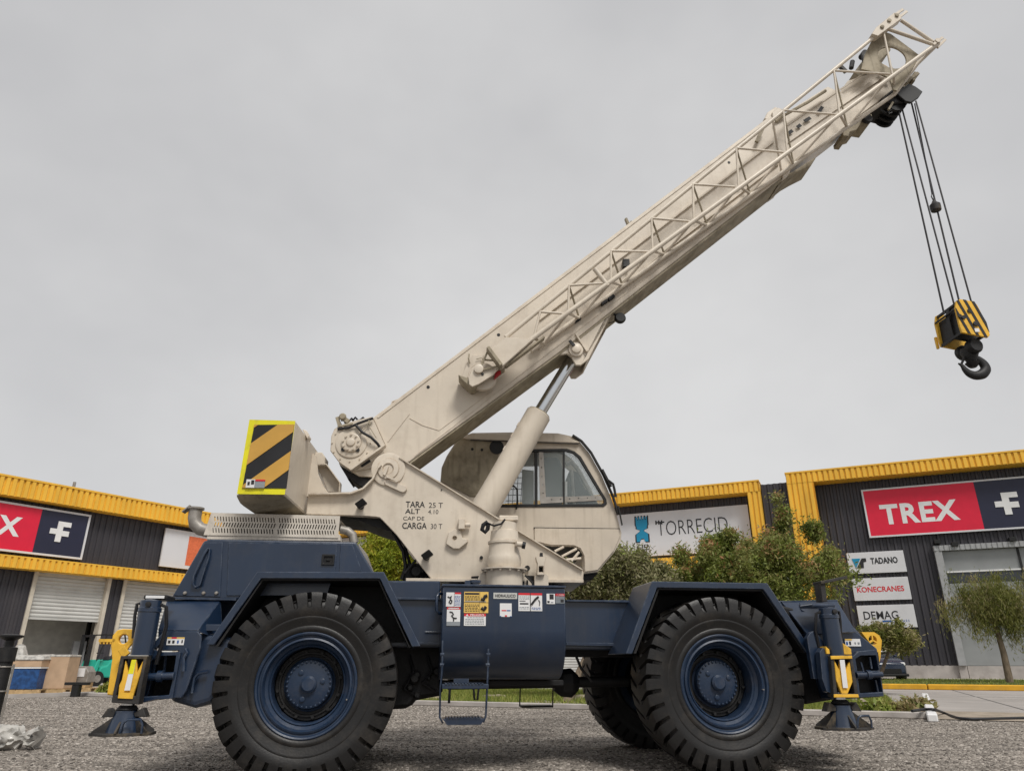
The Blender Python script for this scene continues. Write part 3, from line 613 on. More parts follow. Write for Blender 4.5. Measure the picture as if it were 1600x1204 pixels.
for i, (a, c, full) in enumerate(bays):
    b = MB(); ribs(b, prev, a-wpost, 0, zc0, 0, .30, .06); b.build('wall_cladding', CLAD, wl, fr=LF); MB().box(prev, a-wpost, .02, .25, 0, zc0+.2).build('wall_core', CLAD, wl, fr=LF); prev = c+wpost
    for e in (a-wpost, c): MB().box(e+.002, e+wpost-.002, -.14, .3, 0, zc0).build('door_post', CREAM, wl, fr=LF)
    b = MB(); hribs(b, a, c, (0.02 if full else zd), zh, .12, .17, .035); b.build('roller_door', SHUT, wl, fr=LF)
    MB().box(a, c, .06, .2, zh, zh+.13).build('door_head', CREAM, wl, fr=LF)
    if not full: MB().box(a, c, .06, .16, zd-.09, zd).build('door_bottom_bar', SHUT, wl, fr=LF)
    MB().box(a+.3, c-.3, -.05, .2, zh+.13, zc0).build('door_motor_box', CREAM if i % 2 else LAMP, wl, fr=LF)
b = MB(); ribs(b, prev, xL1, 0, zc0, 0, .30, .06); b.build('wall_cladding', CLAD, wl, fr=LF); MB().box(prev, xL1, .02, .25, 0, zc0+.2).build('wall_core', CLAD, wl, fr=LF)
# room behind the open door
MB().box(d1a-1.2, d1b+3.0, 3.4, 3.6, 0, zc0+.2).box(d1a-1.4, d1a-1.2, .3, 3.6, 0, zc0+.2).box(d1b+3.0, d1b+3.2, .3, 3.6, 0, zc0+.2).build('interior_wall', WALLG, wl, fr=LF)
MB().box(d1a-1.4, d1b+3.2, .3, 7.2, zc0+.1, zc0+.15).build('interior_ceiling', WALLG, wl, fr=LF)
MB().box(d1a-1.4, d1b+3.2, .3, 7.2, .013, .016).build('interior_floor', CONC, wl, fr=LF)
q = LF.P(132, 1000, 3.0); MB().box(q[0], q[0]+.16, 2.9, 3.1, 0, zc0+.1).build('interior_column', LAMP, wl, fr=LF)
q = LF.P(123, 1018, 1.2); MB().box(q[0]-.35, q[0]+.25, 1.1, 1.3, q[2]-.7, q[2]+.5).build('switch_cabinet', ENT, wl, fr=LF)
q = LF.P(115, 761, -.6); MB().tube((q[0], -.6, zt), (q[0], -.6, zt+.35), .07, 6).build('roof_vent', GALV, wl, fr=LF)
# left signs
y = -.28
rt, x0, x1, z0, z1 = sign(LF, [(-330, 735), (139, 805), (126, 869), (-330, 822)], y, 'red and navy TREX sign on the left warehouse, cut by the left edge', NAVY, SIGNW)
xm = (LF.P(67, 795, y)[0]+LF.P(50, 860, y)[0])/2
MB().box(x0, xm, y-.012, y-.002, z0, z1).build('red_field', RED, rt, fr=LF)
xr = (LF.P(39, 810, y)[0]+LF.P(26, 838, y)[0])/2; zz1 = LF.P(25, 807, y)[2]; zz0 = LF.P(10, 836, y)[2]
text('TREX', LF, xr-(zz1-zz0)*3.55, xr, zz0, zz1, y-.015, WHITE, rt, bold=.035, font_space=1.12)
q = rectpx(LF, [(79, 814), (111, 818), (106, 846), (75, 843)], y); flogo(LF, rt, q[0]+.02, q[1], q[2]-.05, q[3]+.05, y-.005)
rt, x0, x1, z0, z1 = sign(LF, [(260, 824), (345, 838), (338, 892), (249, 886)], y, 'white sign with an orange-red panel left of the engine hood')
a = (LF.P(297, 836, y)[0]+LF.P(288, 883, y)[0])/2
MB().box(a, x1-.15, y-.012, y-.002, z0+.2, z1-.25).build('print_panel', ORNG, rt, fr=LF)

# ================================================================ yard things at the left
def pallet(M, label, w=1.2, d_=1.0, grp=None):
    r = empty('pallet', M=M); tag(r, label, 'pallet', grp)
    for k in range(5): MB().box(-w/2+k*w/5+.01, -w/2+(k+1)*w/5-.02, -d_/2, d_/2, .11, .13).build('deck_board', WOOD, r)
    for k in (-1, 0, 1): MB().box(-w/2, w/2, k*(d_/2-.05)-.05, k*(d_/2-.05)+.05, 0, .108).build('bearer', WOOD, r)
    return r
def put(u, v, yaw=56.4): g_ = G(u, v, .012); return Matrix.Translation(g_) @ Matrix.Rotation(R_(yaw-50), 4, 'Z')
M1 = put(81, 1082); pallet(M1, 'pallet under the big tan carton by the open roller door')
bx = tag(empty('carton', M=M1 @ Matrix.Translation((0, 0, .132))), 'big tan carton on a pallet in front of the open door', 'carton')
MB().box(-.50, .50, -.42, .42, 0, 1.02).build('carton_body', CARD, bx, bevel=.015); MB().box(-.51, .51, -.43, .43, .96, 1.04).build('plastic_cover', POLY, bx, bevel=.02)
M2 = put(42, 1083); pallet(M2, 'pallet under the blue wrapped load at the far left')
bx = tag(empty('wrapped_load', M=M2 @ Matrix.Translation((0, 0, .132))), 'blue wrapped load left of the big tan carton', 'wrapped load')
MB().box(-.42, .42, -.42, .42, 0, .62).build('blue_load', CRATE, bx, bevel=.02); MB().box(-.46, .46, -.44, .44, .622, .66).build('edge_board', WHITE, bx)
bx = tag(empty('carton', M=M2 @ Matrix.Translation((0, 0, .795))), 'low tan carton under plastic on top of the blue load', 'carton')
MB().box(-.45, .45, -.45, .45, 0, .2).build('carton_body', CARD, bx, bevel=.01)
MB().loft([[(-.5, -.5, .205), (.5, -.5, .205), (.5, .5, .205), (-.5, .5, .205)], [(-.4, -.42, .36), (.46, -.4, .33), (.4, .4, .4), (-.36, .4, .37)]]).build('plastic_cover', POLY, bx, bevel=.03)
M3 = put(15, 1083); bx = tag(empty('sack', M=M3), 'pale sack at the far left beside the blue load', 'sack')
MB().loft([[(-.4, -.4, 0), (.4, -.4, 0), (.4, .4, 0), (-.4, .4, 0)], [(-.46, -.46, .4), (.46, -.46, .4), (.46, .46, .4), (-.46, .46, .4)], [(-.3, -.3, .85), (.3, -.3, .85), (.3, .3, .9), (-.3, .3, .85)], [(-.1, -.1, 1.5), (.1, -.1, 1.45), (.1, .1, 1.5), (-.1, .1, 1.5)]]).build('sack_body', POLY, bx, bevel=.05, smooth=60)
M4 = put(121, 1080); pallet(M4, 'pallet under the slanted grey machine right of the tan carton')
bx = tag(empty('machine', M=M4 @ Matrix.Translation((0, 0, .132))), 'grey slant-topped machine on a pallet left of the forklift', 'machine')
MB().prism([(-.36, .16), (.36, .16), (.36, .5), (.22, .68), (-.18, .68)], -.3, .3).build('cabinet', GALV, bx, bevel=.02); MB().box(-.12, .24, -.315, -.302, .35, .62).build('panel', WHITE, bx); MB().box(-.34, .34, -.28, .28, 0, .158).build('base', WOOD, bx)
g_ = G(117, 1088, 0); st = tag(empty('bollard', M=Matrix.Translation(g_)), 'short dark stub post at the apron edge', 'bollard')
MB().box(-.1, .1, -.1, .1, 0, .32).build('post', LAMP, st, bevel=.01); MB().box(-.34, .34, -.1, .1, .32, .40).build('cap', LAMP, st, bevel=.01)
# forklift
g_ = G(153, 1071, .012); fk = tag(empty('forklift', M=Matrix.Translation(g_) @ Matrix.Rotation(R_(62), 4, 'Z')), 'teal green forklift with black mast beside the left outrigger', 'forklift')
MB().prism([(-.5, .35), (-.35, .75), (-.1, .8), (.05, 1.0), (.55, 1.15), (1.0, 1.1), (1.1, .5), (.95, .3)], -.5, .5).build('body', TEALF, fk, bevel=.05, seg=2)
MB().prism([(-.7, .55), (-.55, 1.05), (-.42, 1.05), (-.5, .35), (-.75, .3)], -.5, .5).build('front_cowl', TEALF, fk, bevel=.03)
MB().box(.25, .5, -.515, -.502, .6, .8).build('badge', RED, fk)
for s in (-1, 1):
    MB().box(-.95, -.82, s*.3-.05, s*.3+.05, .1, 2.05).build('mast_rail', BLACK, fk); MB().box(-1.0, -.95, s*.3-.06, s*.3+.06, .1, 1.2).build('fork_carriage', BLACK, fk)
    MB().bar((-1.0, s*.25, .12), (-2.0, s*.25, .08), .1, .05).build('fork', BLACK, fk)
    MB().path([(-.55, s*.42, 1.0), (-.3, s*.42, 2.05), (.5, s*.42, 2.1), (.85, s*.42, 1.1)], .035).build('overhead_guard', BLACK, fk)
    for x_, r_ in ((-.45, .3), (.75, .26)):
        wh = MB().lathe([(r_, -.09), (r_, .09)], (x_, s*.45, r_), 'y', 18).build('wheel', RUB, fk, bevel=.02); MB().lathe([(r_*.5, -.1), (r_*.5, .1)], (x_, s*.45, r_), 'y', 12).build('rim', GALV, wh)
for k in range(6): MB().box(-.3+k*.14, -.27+k*.14, -.42, .42, 2.05, 2.08).build('guard_bar', BLACK, fk)
MB().box(-.88, -.86, -.25, .25, 1.95, 2.03).build('mast_crosshead', BLACK, fk)
MB().prism([(.1, 1.02), (.15, 1.2), (.45, 1.2), (.62, 1.7), (.72, 1.7), (.6, 1.15)], -.22, .22).build('seat', SEAT, fk, bevel=.03)
MB().path([(-.35, 0, .95), (-.2, 0, 1.3)], .02).lathe([(.14, 0), (.14, .03)], (-.2, 0, 1.3), 'z', 12).build('steering_wheel', BLACK, fk)

# black jack post and wrapped bundle in the left foreground
jb = WF.P(18, 992, 9.2)
jk = tag(empty('jack_post', M=Matrix.Translation((jb[0], jb[1], 0))), 'black jack post with round cap plate at the left edge', 'jack')
zt_ = jb[2]
MB().tube((0, 0, .05), (0, 0, zt_-.30), .085, 16).build('post', BLACK, jk, smooth=40)
MB().lathe([(.085, -.30), (.10, -.30), (.10, -.14), (.05, -.13), (.05, -.06), (.075, -.05), (.13, -.02), (.135, 0), (.06, .015)], (0, 0, zt_), 'z', 20).build('cap', BLACK, jk, smooth=40)
MB().box(-.16, .16, -.16, .16, 0, .05).build('foot', BLACK, jk, bevel=.01)
for k in range(4):
    z = zt_-.36-k*.27
    MB().lathe([(.092, -.008), (.095, 0), (.092, .008)], (0, 0, z), 'z', 16).build('clamp_band', GALV, jk)
MB().tube((.12, 0, .1), (.12, 0, zt_-.33), .012, 6).build('hydraulic_line', GALV, jk)
MB().box(-.11, .01, -.10, -.088, zt_-.62, zt_-.34).build('label_plate', WHITE, jk)
wb_ = G(14, 1171); bd = MB()
rr = random.Random(4); secs = []
for i in range(31):
    t = i/30; x_ = -.6+t*.88; r0 = (.085+.05*math.sin(t*3.0)) if t < .80 else ((.055+.12*abs(t-.84)) if t < .88 else .075+.35*(t-.88)); L_ = []
    for k in range(30):
        a = 2*math.pi*k/30; f_ = 1+.20*abs(math.sin(k*.9+i*.35))-.22*abs(math.sin(k*1.7-i*.8+1.3))+.06*rr.uniform(-1, 1)
        L_.append((x_+.02*math.sin(k*1.3)+(.03*math.sin(k*2.4) if i > 27 else 0), math.cos(a)*r0*f_*1.1, .125+math.sin(a)*r0*f_))
    secs.append(L_)
bd.loft(secs); o = bd.build('plastic_wrapped_bundle', POLY, smooth=50); o.matrix_basis = Matrix.Translation((wb_[0], wb_[1], 0)) @ Matrix.Rotation(R_(6), 4, 'Z')
tag(o, 'crumpled clear plastic bundle lying on gravel at the lower left', 'bundle')

# hose on the right
pts = []
for u, v in ((1425, 1110), (1445, 1107.5), (1460, 1108), (1475, 1113), (1490, 1119), (1505, 1122), (1540, 1122.5), (1580, 1121.5), (1640, 1121), (1720, 1123)):
    pts.append(Vector(G(u, v, .03 if u > 1465 else .155)))
fine = []
for i in range(len(pts)-1):
    p0 = pts[max(i-1, 0)]; p1 = pts[i]; p2 = pts[i+1]; p3 = pts[min(i+2, len(pts)-1)]
    for k in range(6):
        t = k/6; fine.append(.5*((2*p1)+(p2-p0)*t+(2*p0-5*p1+4*p2-p3)*t*t+(3*p1-p0-3*p2+p3)*t**3))
tag(MB().path(fine, .025, 8).build('hose', HOSE, smooth=60), 'black hose lying across the white kerb and sandy verge', 'hose')

# car behind the right outrigger
g_ = G(1386, 1067); cr = tag(empty('parked_car', M=Matrix.Translation((g_[0], g_[1]-.5, .01)) @ Matrix.Rotation(R_(-92), 4, 'Z') @ Matrix.Scale(1.1, 4)), 'dark blue parked car with a red and white windscreen banner', 'car')
def car_section(x, w, pts): return [(x, s_*w*a, z) for a, z, s_ in pts]
prof = [(-4.1, .75, .55, .70), (-4.0, .84, .35, 1.05), (-3.2, .88, .28, 1.12), (-1.2, .90, .28, 1.10), (-.55, .86, .28, 1.02), (-.15, .80, .32, .92), (0.0, .68, .42, .78)]
secs = [[(x, -w, zl), (x, -w*1.0, (zl+zh_)/2), (x, -w*.93, zh_), (x, 0, zh_+.03), (x, w*.93, zh_), (x, w, (zl+zh_)/2), (x, w, zl), (x, 0, zl)] for x, w, zl, zh_ in prof]
MB().loft(secs).build('body', CARB, cr, bevel=.04, smooth=50, seg=2)
MB().loft([[(-3.9, -.72, 1.08), (-3.9, .72, 1.08), (-1.0, .78, 1.1), (-1.0, -.78, 1.1)], [(-3.3, -.58, 1.66), (-3.3, .58, 1.66), (-1.95, .6, 1.68), (-1.95, -.6, 1.68)]]).build('glasshouse', DGLASS, cr, bevel=.03)
MB().box(-3.32, -1.93, -.6, .6, 1.675, 1.71).build('roof', CARB, cr, bevel=.02)
MB().slab([(-1.60, -.60, 1.50), (-1.60, .60, 1.50), (-1.22, .66, 1.29), (-1.22, -.66, 1.29)], (.03, 0, .03)).build('windscreen_banner', WHITE, cr)
MB().slab([(-1.55, -.42, 1.50), (-1.55, .42, 1.50), (-1.36, .45, 1.395), (-1.36, -.45, 1.395)], (.04, 0, .04)).build('banner_print', RED, cr)
for s in (-1, 1):
    MB().box(-.22, -.05, s*.62-.14, s*.62+.14, .72, .86).build('headlight', WHITE, cr, bevel=.03); MB().box(-1.35, -1.2, s*.98-.1, s*.98+.1, 1.05, 1.18).build('wing_mirror', CARB, cr, bevel=.03)
    for x_ in (-.8, -3.3):
        wh = MB().lathe([(.32, -.1), (.34, 0), (.32, .1)], (x_, s*.82, .33), 'y', 20).build('wheel', RUB, cr); MB().lathe([(.2, -.11), (.2, .11)], (x_, s*.82, .33), 'y', 12).build('rim', GALV, wh)
MB().box(-.04, .03, -.5, .5, .42, .6).build('grille', LAMP, cr); MB().box(-.3, .05, -.8, .8, .28, .4).build('bumper', LAMP, cr, bevel=.03)
# ================================================================ THE CRANE
crane = tag(empty('mobile_crane', C), 'beige and navy rough-terrain mobile crane with raised boom and stowed lattice jib', 'crane')
c = C.P; s = S.P
def cb(name, mb, m, bevel=.008, smooth=None, parent=None, seg=1): return mb.build(name, m, parent or crane, bevel=bevel, smooth=smooth, seg=seg)
def sb(name, mb, m, bevel=.006, smooth=None, parent=None, seg=1):
    if parent: return mb.build(name, m, parent, bevel=bevel, smooth=smooth, seg=seg)
    return mb.build(name, m, crane, bevel=bevel, smooth=smooth, fr=S, seg=seg)
# ---- wheels
NL = 35
def tyre_mesh():
    R0 = .755; Wd = .50
    # profile (y, radius, groove depth, skew) from outer bead to inner bead
    half = [(-.16, .400, 0, 0), (-.205, .412, 0, 0), (-.222, .430, 0, 0), (-.226, .455, 0, 0), (-.218, .470, 0, 0), (-.222, .490, 0, 0), (-.236, .530, 0, 0), (-.2385, .540, 0, 0), (-.236, .548, 0, 0), (-.247, .575, 0, 0), (-.251, .600, 0, 0), (-.2515, .618, .0, 0), (-.251, .626, .010, 0), (-.248, .66, .034, .01), (-.242, .70, .046, .03), (-.236, .735, .054, .05), (-.228, .748, .058, .09), (-.19, .752, .058, .20), (-.12, .7545, .058, .45), (-.05, .756, .058, .68), (-.03, .756, 0, .74), (0, .756, 0, .74)]
    cols = [(0.0, 0), (.06, 0), (.37, 0), (.70, 0), (.745, 1), (.835, 1), (.95, 1)]
    vs = []; fs = []; rows = []
    prof = [(a, b, g_, k, 0) for a, b, g_, k in half]+[(-a, b, g_, k, 1) for a, b, g_, k in reversed(half[:-1])]
    for y, r, gd, sk, side in prof:
        row = []
        for i in range(NL):
            for fx, gr in cols:
                t = 2*math.pi*(i+fx+(sk if not side else sk+.5*0)+(.5 if side and gd > 0 else (.5 if side else 0))*0)/NL
                if gr and gd > 0:
                    # the groove cuts the shoulder as well as the tread
                    if r < .735: yy = y*(1-gd*3.2); rr_ = r-gd*.25
                    else: yy = y*(1-gd*.8); rr_ = r-gd
                else: yy, rr_ = y, r
                row.append(len(vs)); vs.append((rr_*math.cos(t), yy, rr_*math.sin(t)))
        rows.append(row)
    n = len(rows[0])
    for j in range(len(rows)-1):
        for i in range(n): fs.append((rows[j][i], rows[j][(i+1) % n], rows[j+1][(i+1) % n], rows[j+1][i]))
    m = MB(); m.add(vs, fs); return m
zc_ = .755
hubL = c(481, 1076, .17); hubR = c(1124, 1072, .17)
wheelM = []
def make_wheel(px_, side, proto=None):
    M = Matrix.Translation((px_, .25 if side == 0 else 2.35, zc_)) @ Matrix.Rotation(0 if side == 0 else math.pi, 4, 'Z') @ Matrix.Rotation(random.uniform(0, 1), 4, 'Y') @ Matrix.Scale(1.025, 4)
    if proto:
        w = proto.copy(); w.name = 'wheel'; COL.objects.link(w); w.parent = crane; w.matrix_basis = M
        for ch in list(proto.children): k = ch.copy(); COL.objects.link(k); k.parent = w
        return w
    w = MB().lathe([(.215, .05), (.218, .03), (.203, .02), (.198, -.02), (.192, -.035), (.172, -.045), (.07, -.055), (.068, -.085), (.05, -.10), (.002, -.10)], axis='y', n=40).build('wheel', BLUEL, crane, smooth=30)
    w.matrix_basis = M
    tyre_mesh().build('tyre', RUB, w, smooth=38)
    # stepped blue rim rings, then the dark dish
    MB().lathe([(.405, -.155), (.418, -.195), (.420, -.212), (.410, -.220), (.398, -.214), (.390, -.190), (.375, -.185), (.372, -.200), (.358, -.206), (.350, -.19), (.345, -.150), (.318, -.125), (.312, -.135), (.300, -.120), (.296, .06), (.31, .15), (.40, .16)], axis='y', n=72, ring=True).build('rim', BLUEL, w, smooth=35)
    MB().lathe([(.297, .04), (.285, .02), (.262, .02), (.258, .005), (.245, .005), (.24, .03), (.20, .04), (.297, .06)], axis='y', n=40, ring=True).build('brake_disc', GREASE_SHADE, w, smooth=30)
    b = MB()
    for k in range(12):
        t = 2*math.pi*k/12; b.lathe([(.014, 0), (.014, -.03), (.002, -.03)], (.265*math.cos(t), .012, .265*math.sin(t)), 'y', 6)
    tag(b.build('wheel_nuts', GREASE_SHADE, w), kind='stuff')
    b = MB()
    for k in range(30):
        t = 2*math.pi*k/30; b.lathe([(.0095, 0), (.0095, -.014), (.002, -.016)], (.181*math.cos(t), -.040, .181*math.sin(t)), 'y', 6)
    tag(b.build('hub_bolts', BLUEL, w), kind='stuff')
    b = MB()
    for k in range(3):
        t = 2*math.pi*k/3+.5; b.lathe([(.022, 0), (.022, -.010), (.014, -.014), (.002, -.012)], (.115*math.cos(t), -.050, .125*math.sin(t)), 'y', 12)
    tag(b.build('hub_plugs', BLUEL, w, smooth=40), kind='stuff')
    b = MB(); b.lathe([(.006, 0), (.006, -.03), (.001, -.03)], (.36, -.2, .0), 'y', 6); b.build('valve', GALV, w)
    return w
w0 = make_wheel(hubL[0], 0); make_wheel(hubR[0], 0, w0); make_wheel(hubL[0], 1, w0); make_wheel(hubR[0], 1, w0)
# sidewall size print on the tyres (raised rubber)
# ---- axles, drivetrain and underbody
for hx in (hubL[0], hubR[0]):
    ax = cb('axle', MB().tube((hx, .45, zc_), (hx, 2.15, zc_), .13, 16), GREASE_SHADE, 0, 40)
    MB().lathe([(.05, -.3), (.22, -.22), (.27, 0), (.22, .22), (.05, .3)], (hx, 1.3, zc_), 'x', 18).build('differential', GREASE_SHADE, ax, smooth=50)
    MB().lathe([(.20, -.12), (.27, -.10), (.27, .1), (.2, .14)], (hx, .52, zc_), 'y', 24).lathe([(.20, -.12), (.27, -.10), (.27, .1), (.2, .14)], (hx, 2.08, zc_), 'y', 24).build('hub_reduction', GREASE_SHADE, ax, smooth=50)
q = lambda u, v, y: (c(u, v, y)[0], c(u, v, y)[2])
cb('transmission', MB().px(C, [(560, 1000), (692, 1000), (692, 1086), (668, 1090), (650, 1094), (640, 1106), (560, 1112)], .85, 1.75), GREASE_SHADE, .04)
b = MB(); rr = random.Random(3)
for k in range(6):
    u = rr.uniform(640, 690); v = rr.uniform(1015, 1085); P0 = c(u, v, .84); e = rr.uniform(.02, .06)
    b.lathe([(e, 0), (e, -.05), (e*.6, -.08)], (P0[0], .85, P0[2]), 'y', 8)
cb('transmission_fittings', b, GREASE_SHADE, 0)
for k, (u, dz) in enumerate(((640, .0), (668, .05))):
    x0 = c(u, 1015, .8)[0]; cb('hydraulic_hose', MB().path([(x0, .84, 1.0), (x0+.05, .80, .85), (x0-.04, .80, .7+dz), (x0+.10, .86, .62+dz)], .016, 6), HOSE, 0, 60)
u0 = c(700, 1068, 1.2); u1 = c(938, 1064, 1.2)
sh_ = cb('drive_shaft', MB().tube((u0[0], 1.2, u0[2]), (u1[0]+.3, 1.2, u1[2]), .055, 12), GREASE_SHADE, 0, 40)
uj = c(884, 1066, 1.2); MB().lathe([(.08, -.13), (.14, -.05), (.15, .05), (.08, .13)], (uj[0], 1.2, uj[2]), 'x', 10).build('universal_joint', GREASE_SHADE, sh_)
a0 = c(690, 1062, .8); a1 = c(880, 1076, .8)
cb('lower_frame_rail', MB().box(a0[0], a1[0], .75, 1.0, a1[2]+.03, a0[2]), GREASE_SHADE, .01)
b = MB(); p0 = c(900, 1024, .95); p1 = c(925, 1064, .95); b.path([p0, ((p0[0]+p1[0])/2-.03, .95, (p0[2]+p1[2])/2), p1], .014, 6)
p0 = c(703, 1074, .4); b.path([p0, (p0[0]-.005, .4, p0[2]-.13)], .012, 6)
p0 = c(740, 1074, .4); p1 = c(748, 1074, .4); b.path([p0, (p0[0]+.01, .4, p0[2]-.10), (p1[0]-.01, .4, p1[2]-.10), p1], .010, 6)
cb('brake_hose', b, HOSE, 0)
# ---- chassis
cb('chassis_frame', MB().px(C, [(330, 906), (688, 907), (688, 936), (1250, 938), (1290, 1000), (1260, 1019), (330, 1006)], .62, 1.98), BLUE, .012)
cb('inner_frame_rail', MB().px(C, [(330, 1003), (1262, 1016), (1262, 1027), (640, 1024), (330, 1024)], .9, 1.7), GREASE_SHADE, .01)
for p_, q_, w1, h1 in ((c(610, 934.5, .60), c(690, 936, .60), .06, .02), (c(640, 1004, .60), c(691, 1005, .60), .06, .025), (c(884, 938, .60), c(1000, 940, .60), .05, .018), (c(884, 1005.5, .60), c(985, 1007, .60), .06, .028)): cb('frame_flange', MB().bar(p_, q_, w1, h1), BLUE, .003)
cb('frame_bracket', MB().tube(c(664, 987, .52), c(692, 987, .52), .012, 8), BLUE, 0, 50)
def fender(outer, inner, y0=0.0, y1=.63):
    f = cb('fender', MB().px(C, outer+inner[::-1], y0, y1), BLUE, .006)
    return f
fender([(322, 1007), (402, 892.5), (600, 893), (657, 1009)], [(334, 1007), (408, 903), (593.5, 903.5), (644, 1010)])
fender([(978, 1021), (1019, 907.5), (1199, 910.5), (1271, 1019)], [(988, 1021), (1027, 917.5), (1193, 920), (1261, 1019)])
# black sheets paint the wheel-arch shade over the navy frame
cb('wheel_arch_shade', MB().px(C, [(334, 1003), (408, 900), (593, 900), (640, 1003)], .60, .615), GREASE_SHADE, 0)
cb('fender_underside', MB().px(C, [(337, 1009), (410, 903.6), (592.5, 904.1), (641, 1011), (639, 1011), (591, 906.5), (411, 906), (341, 1009)], .03, .60), GREASE_SHADE, 0)  # thin black sheets along both fender undersides
cb('fender_underside', MB().px(C, [(990, 1020), (1028, 918.2), (1192, 920.6), (1259, 1019), (1256, 1019), (1190, 923), (1030, 920.5), (994, 1020)], .03, .60), GREASE_SHADE, 0)
cb('wheel_arch_shade', MB().px(C, [(990, 1015), (1028, 915), (1192, 918), (1258, 1017)], .60, .615), GREASE_SHADE, 0)
# ---- hydraulic tank with its decals
tx0 = c(691, 960, .18)[0]; tx1 = c(883.5, 960, .18)[0]; zt1 = c(790, 917, .18)[2]; zt2 = c(790, 984, .18)[2]; zt3 = c(790, 1061, .5)[2]
R2 = zt2-zt3
sec = [(.18, zt1), (.18, zt2)]+[(.18+.40*(1-math.cos(a)), zt2-R2*math.sin(a)) for a in [math.pi/2*k/10 for k in range(1, 11)]]+[(.66, zt3), (.66, zt1)]
tank = cb('hydraulic_tank', MB().loft([[(x, y, z) for y, z in sec] for x in (tx0, tx1)]), BLUE, .006, 30)
MB().box(tx0-.01, tx1+.01, .165, .67, zt1+.0015, zt1+.022).build('tank_lid', BLUE, tank, bevel=.004)
p0 = c(742, 913, .35); MB().lathe([(.045, 0), (.045, .03), (.06, .032), (.06, .055), (.03, .06)], (p0[0], .35, zt1+.022), 'z', 16).box(p0[0]-.10, p0[0]-.05, .3, .4, zt1+.022, zt1+.07).build('filler_cap', BLUE, tank, smooth=40)
def decal(q4, m=WHITE, bits=(), txt=None, label=None):
    """a printed sticker on the tank: face plate, then thin raised print"""
    x0, x1, z0, z1 = rectpx(C, q4, .178); w = x1-x0; h = z1-z0
    o = MB().box(x0, x1, .175, .1795, z0, z1).build('decal', m, tank)
    if label: o['label'] = label
    for (a, b_, e, f, mm) in bits: MB().box(x0+a*w, x0+b_*w, .1735, .1748, z0+e*h, z0+f*h).build('print', mm, o)
    if txt:
        for (bd, a, b_, e, f, mm) in txt: text(bd, None, x0+a*w, x0+b_*w, z0+e*h, z0+f*h, .1730, mm, o, depth=.0006, bold=.02)
    return o, x0, x1, z0, z1
def lines(n, a, b_, e, f, m=INKG, sd=1):
    r = random.Random(sd); L_ = []; st = (f-e)/n
    for k in range(n):
        x = a; z = f-(k+.75)*st
        while x < b_-.03:
            w_ = r.uniform(.04, .12); L_.append((x, min(x+w_, b_), z, z+st*.45, m)); x += w_+.025
    return L_
rq = lambda u0, v0, u1, v1: [(u0, v0), (u1, v0), (u1, v1), (u0, v1)]
def fig(o, x0, x1, z0, z1, pts, r=.006, m=INK):
    P = [(x0+a*(x1-x0), .172, z0+b_*(z1-z0)) for a, b_ in pts]; MB().path(P, r, 5).build('print', m, o)
o, *r_ = decal(rq(697, 925, 720, 947), bits=[(.58, 1, .88, 1, INKR)]+lines(8, .58, .97, .05, .8, INKB, 2)+[(.54, .56, 0, 1, INK)], label='white safety decal with small falling figure'); fig(o, *r_, [(.1, .7), (.25, .62), (.35, .75), (.3, .5), (.2, .3), (.35, .2)]); fig(o, *r_, [(.3, .5), (.4, .4), (.38, .25)])
o, *r_ = decal(rq(698, 948, 719, 977), bits=[(0, 1, .88, 1, INKR)]+[(0, 1, 0, .22, INKG)]+[(.1, .9, .905, .97, WHITE)], label='white safety decal with red header and figure'); fig(o, *r_, [(.2, .75), (.4, .72), (.5, .6), (.35, .55), (.5, .42), (.75, .40)]); fig(o, *r_, [(.5, .42), (.52, .25)])
o, *r_ = decal(rq(725, 924, 763, 957), INKY, [(.03, .62, .86, .95, INK)]+lines(4, .04, .62, .58, .82, INK, 3)+[(0, 1, .48, .50, INK), (.64, .65, 0, 1, INK)]+lines(5, .04, .62, .05, .42, INK, 4)+[(.04, .9, .52, .56, INKG)], label='yellow two-part warning decal')
fig(o, *r_, [(.70, .68), (.80, .62), (.85, .78), (.95, .82)], .016); fig(o, *r_, [(.72, .25), (.82, .15), (.9, .3)], .016)
o, *r_ = decal(rq(725, 958, 759, 977), bits=[(0, 1, .78, 1, INKR)]+lines(1, .15, .9, .62, .74, INKG, 5)+lines(4, .06, .92, .08, .60, INKG, 6), txt=[('PELIGRO', .28, .92, .81, .96, WHITE)], label='white decal with red header reading PELIGRO')
r0 = r_; w_ = r0[1]-r0[0]; h_ = r0[3]-r0[2]; MB().prism([(r0[0]+.08*w_, r0[2]+.81*h_), (r0[0]+.20*w_, r0[2]+.81*h_), (r0[0]+.14*w_, r0[2]+.96*h_)], .172, .1735).build('print', WHITE, o)
decal(rq(771, 925.5, 808, 935), mat('plate_grey', (.5, .5, .48), .5), txt=[('HIDRAULICO', .07, .93, .25, .75, INK)], label='pale plate lettered HIDRAULICO')
decal(rq(781, 942, 799.5, 963), bits=[(.0, .12, 0, .06, INKB), (.42, .6, .02, .12, INKR), (.85, 1, 0, .05, INKB), (.15, .55, .42, .50, INKR), (.58, .9, .42, .50, INKB)], label='small square white decal')
o, *r_ = decal(rq(810, 926, 847, 954), bits=[(0, .485, .88, 1, INKR), (.515, 1, .88, 1, INKR), (.485, .515, 0, 1, INK)]+lines(3, .04, .46, .62, .84, INKG, 7)+[(.04, .3, .53, .57, INK), (.06, .42, .36, .44, INK)]+lines(2, .04, .46, .08, .25, INKG, 8)+lines(2, .55, .96, .05, .22, INKB, 9), label='two-panel white decal with a slanted boom drawing')
fig(o, *r_, [(.54, .35), (.72, .66), (.85, .80)], .010); fig(o, *r_, [(.85, .62), (.90, .5), (.88, .3)], .004)
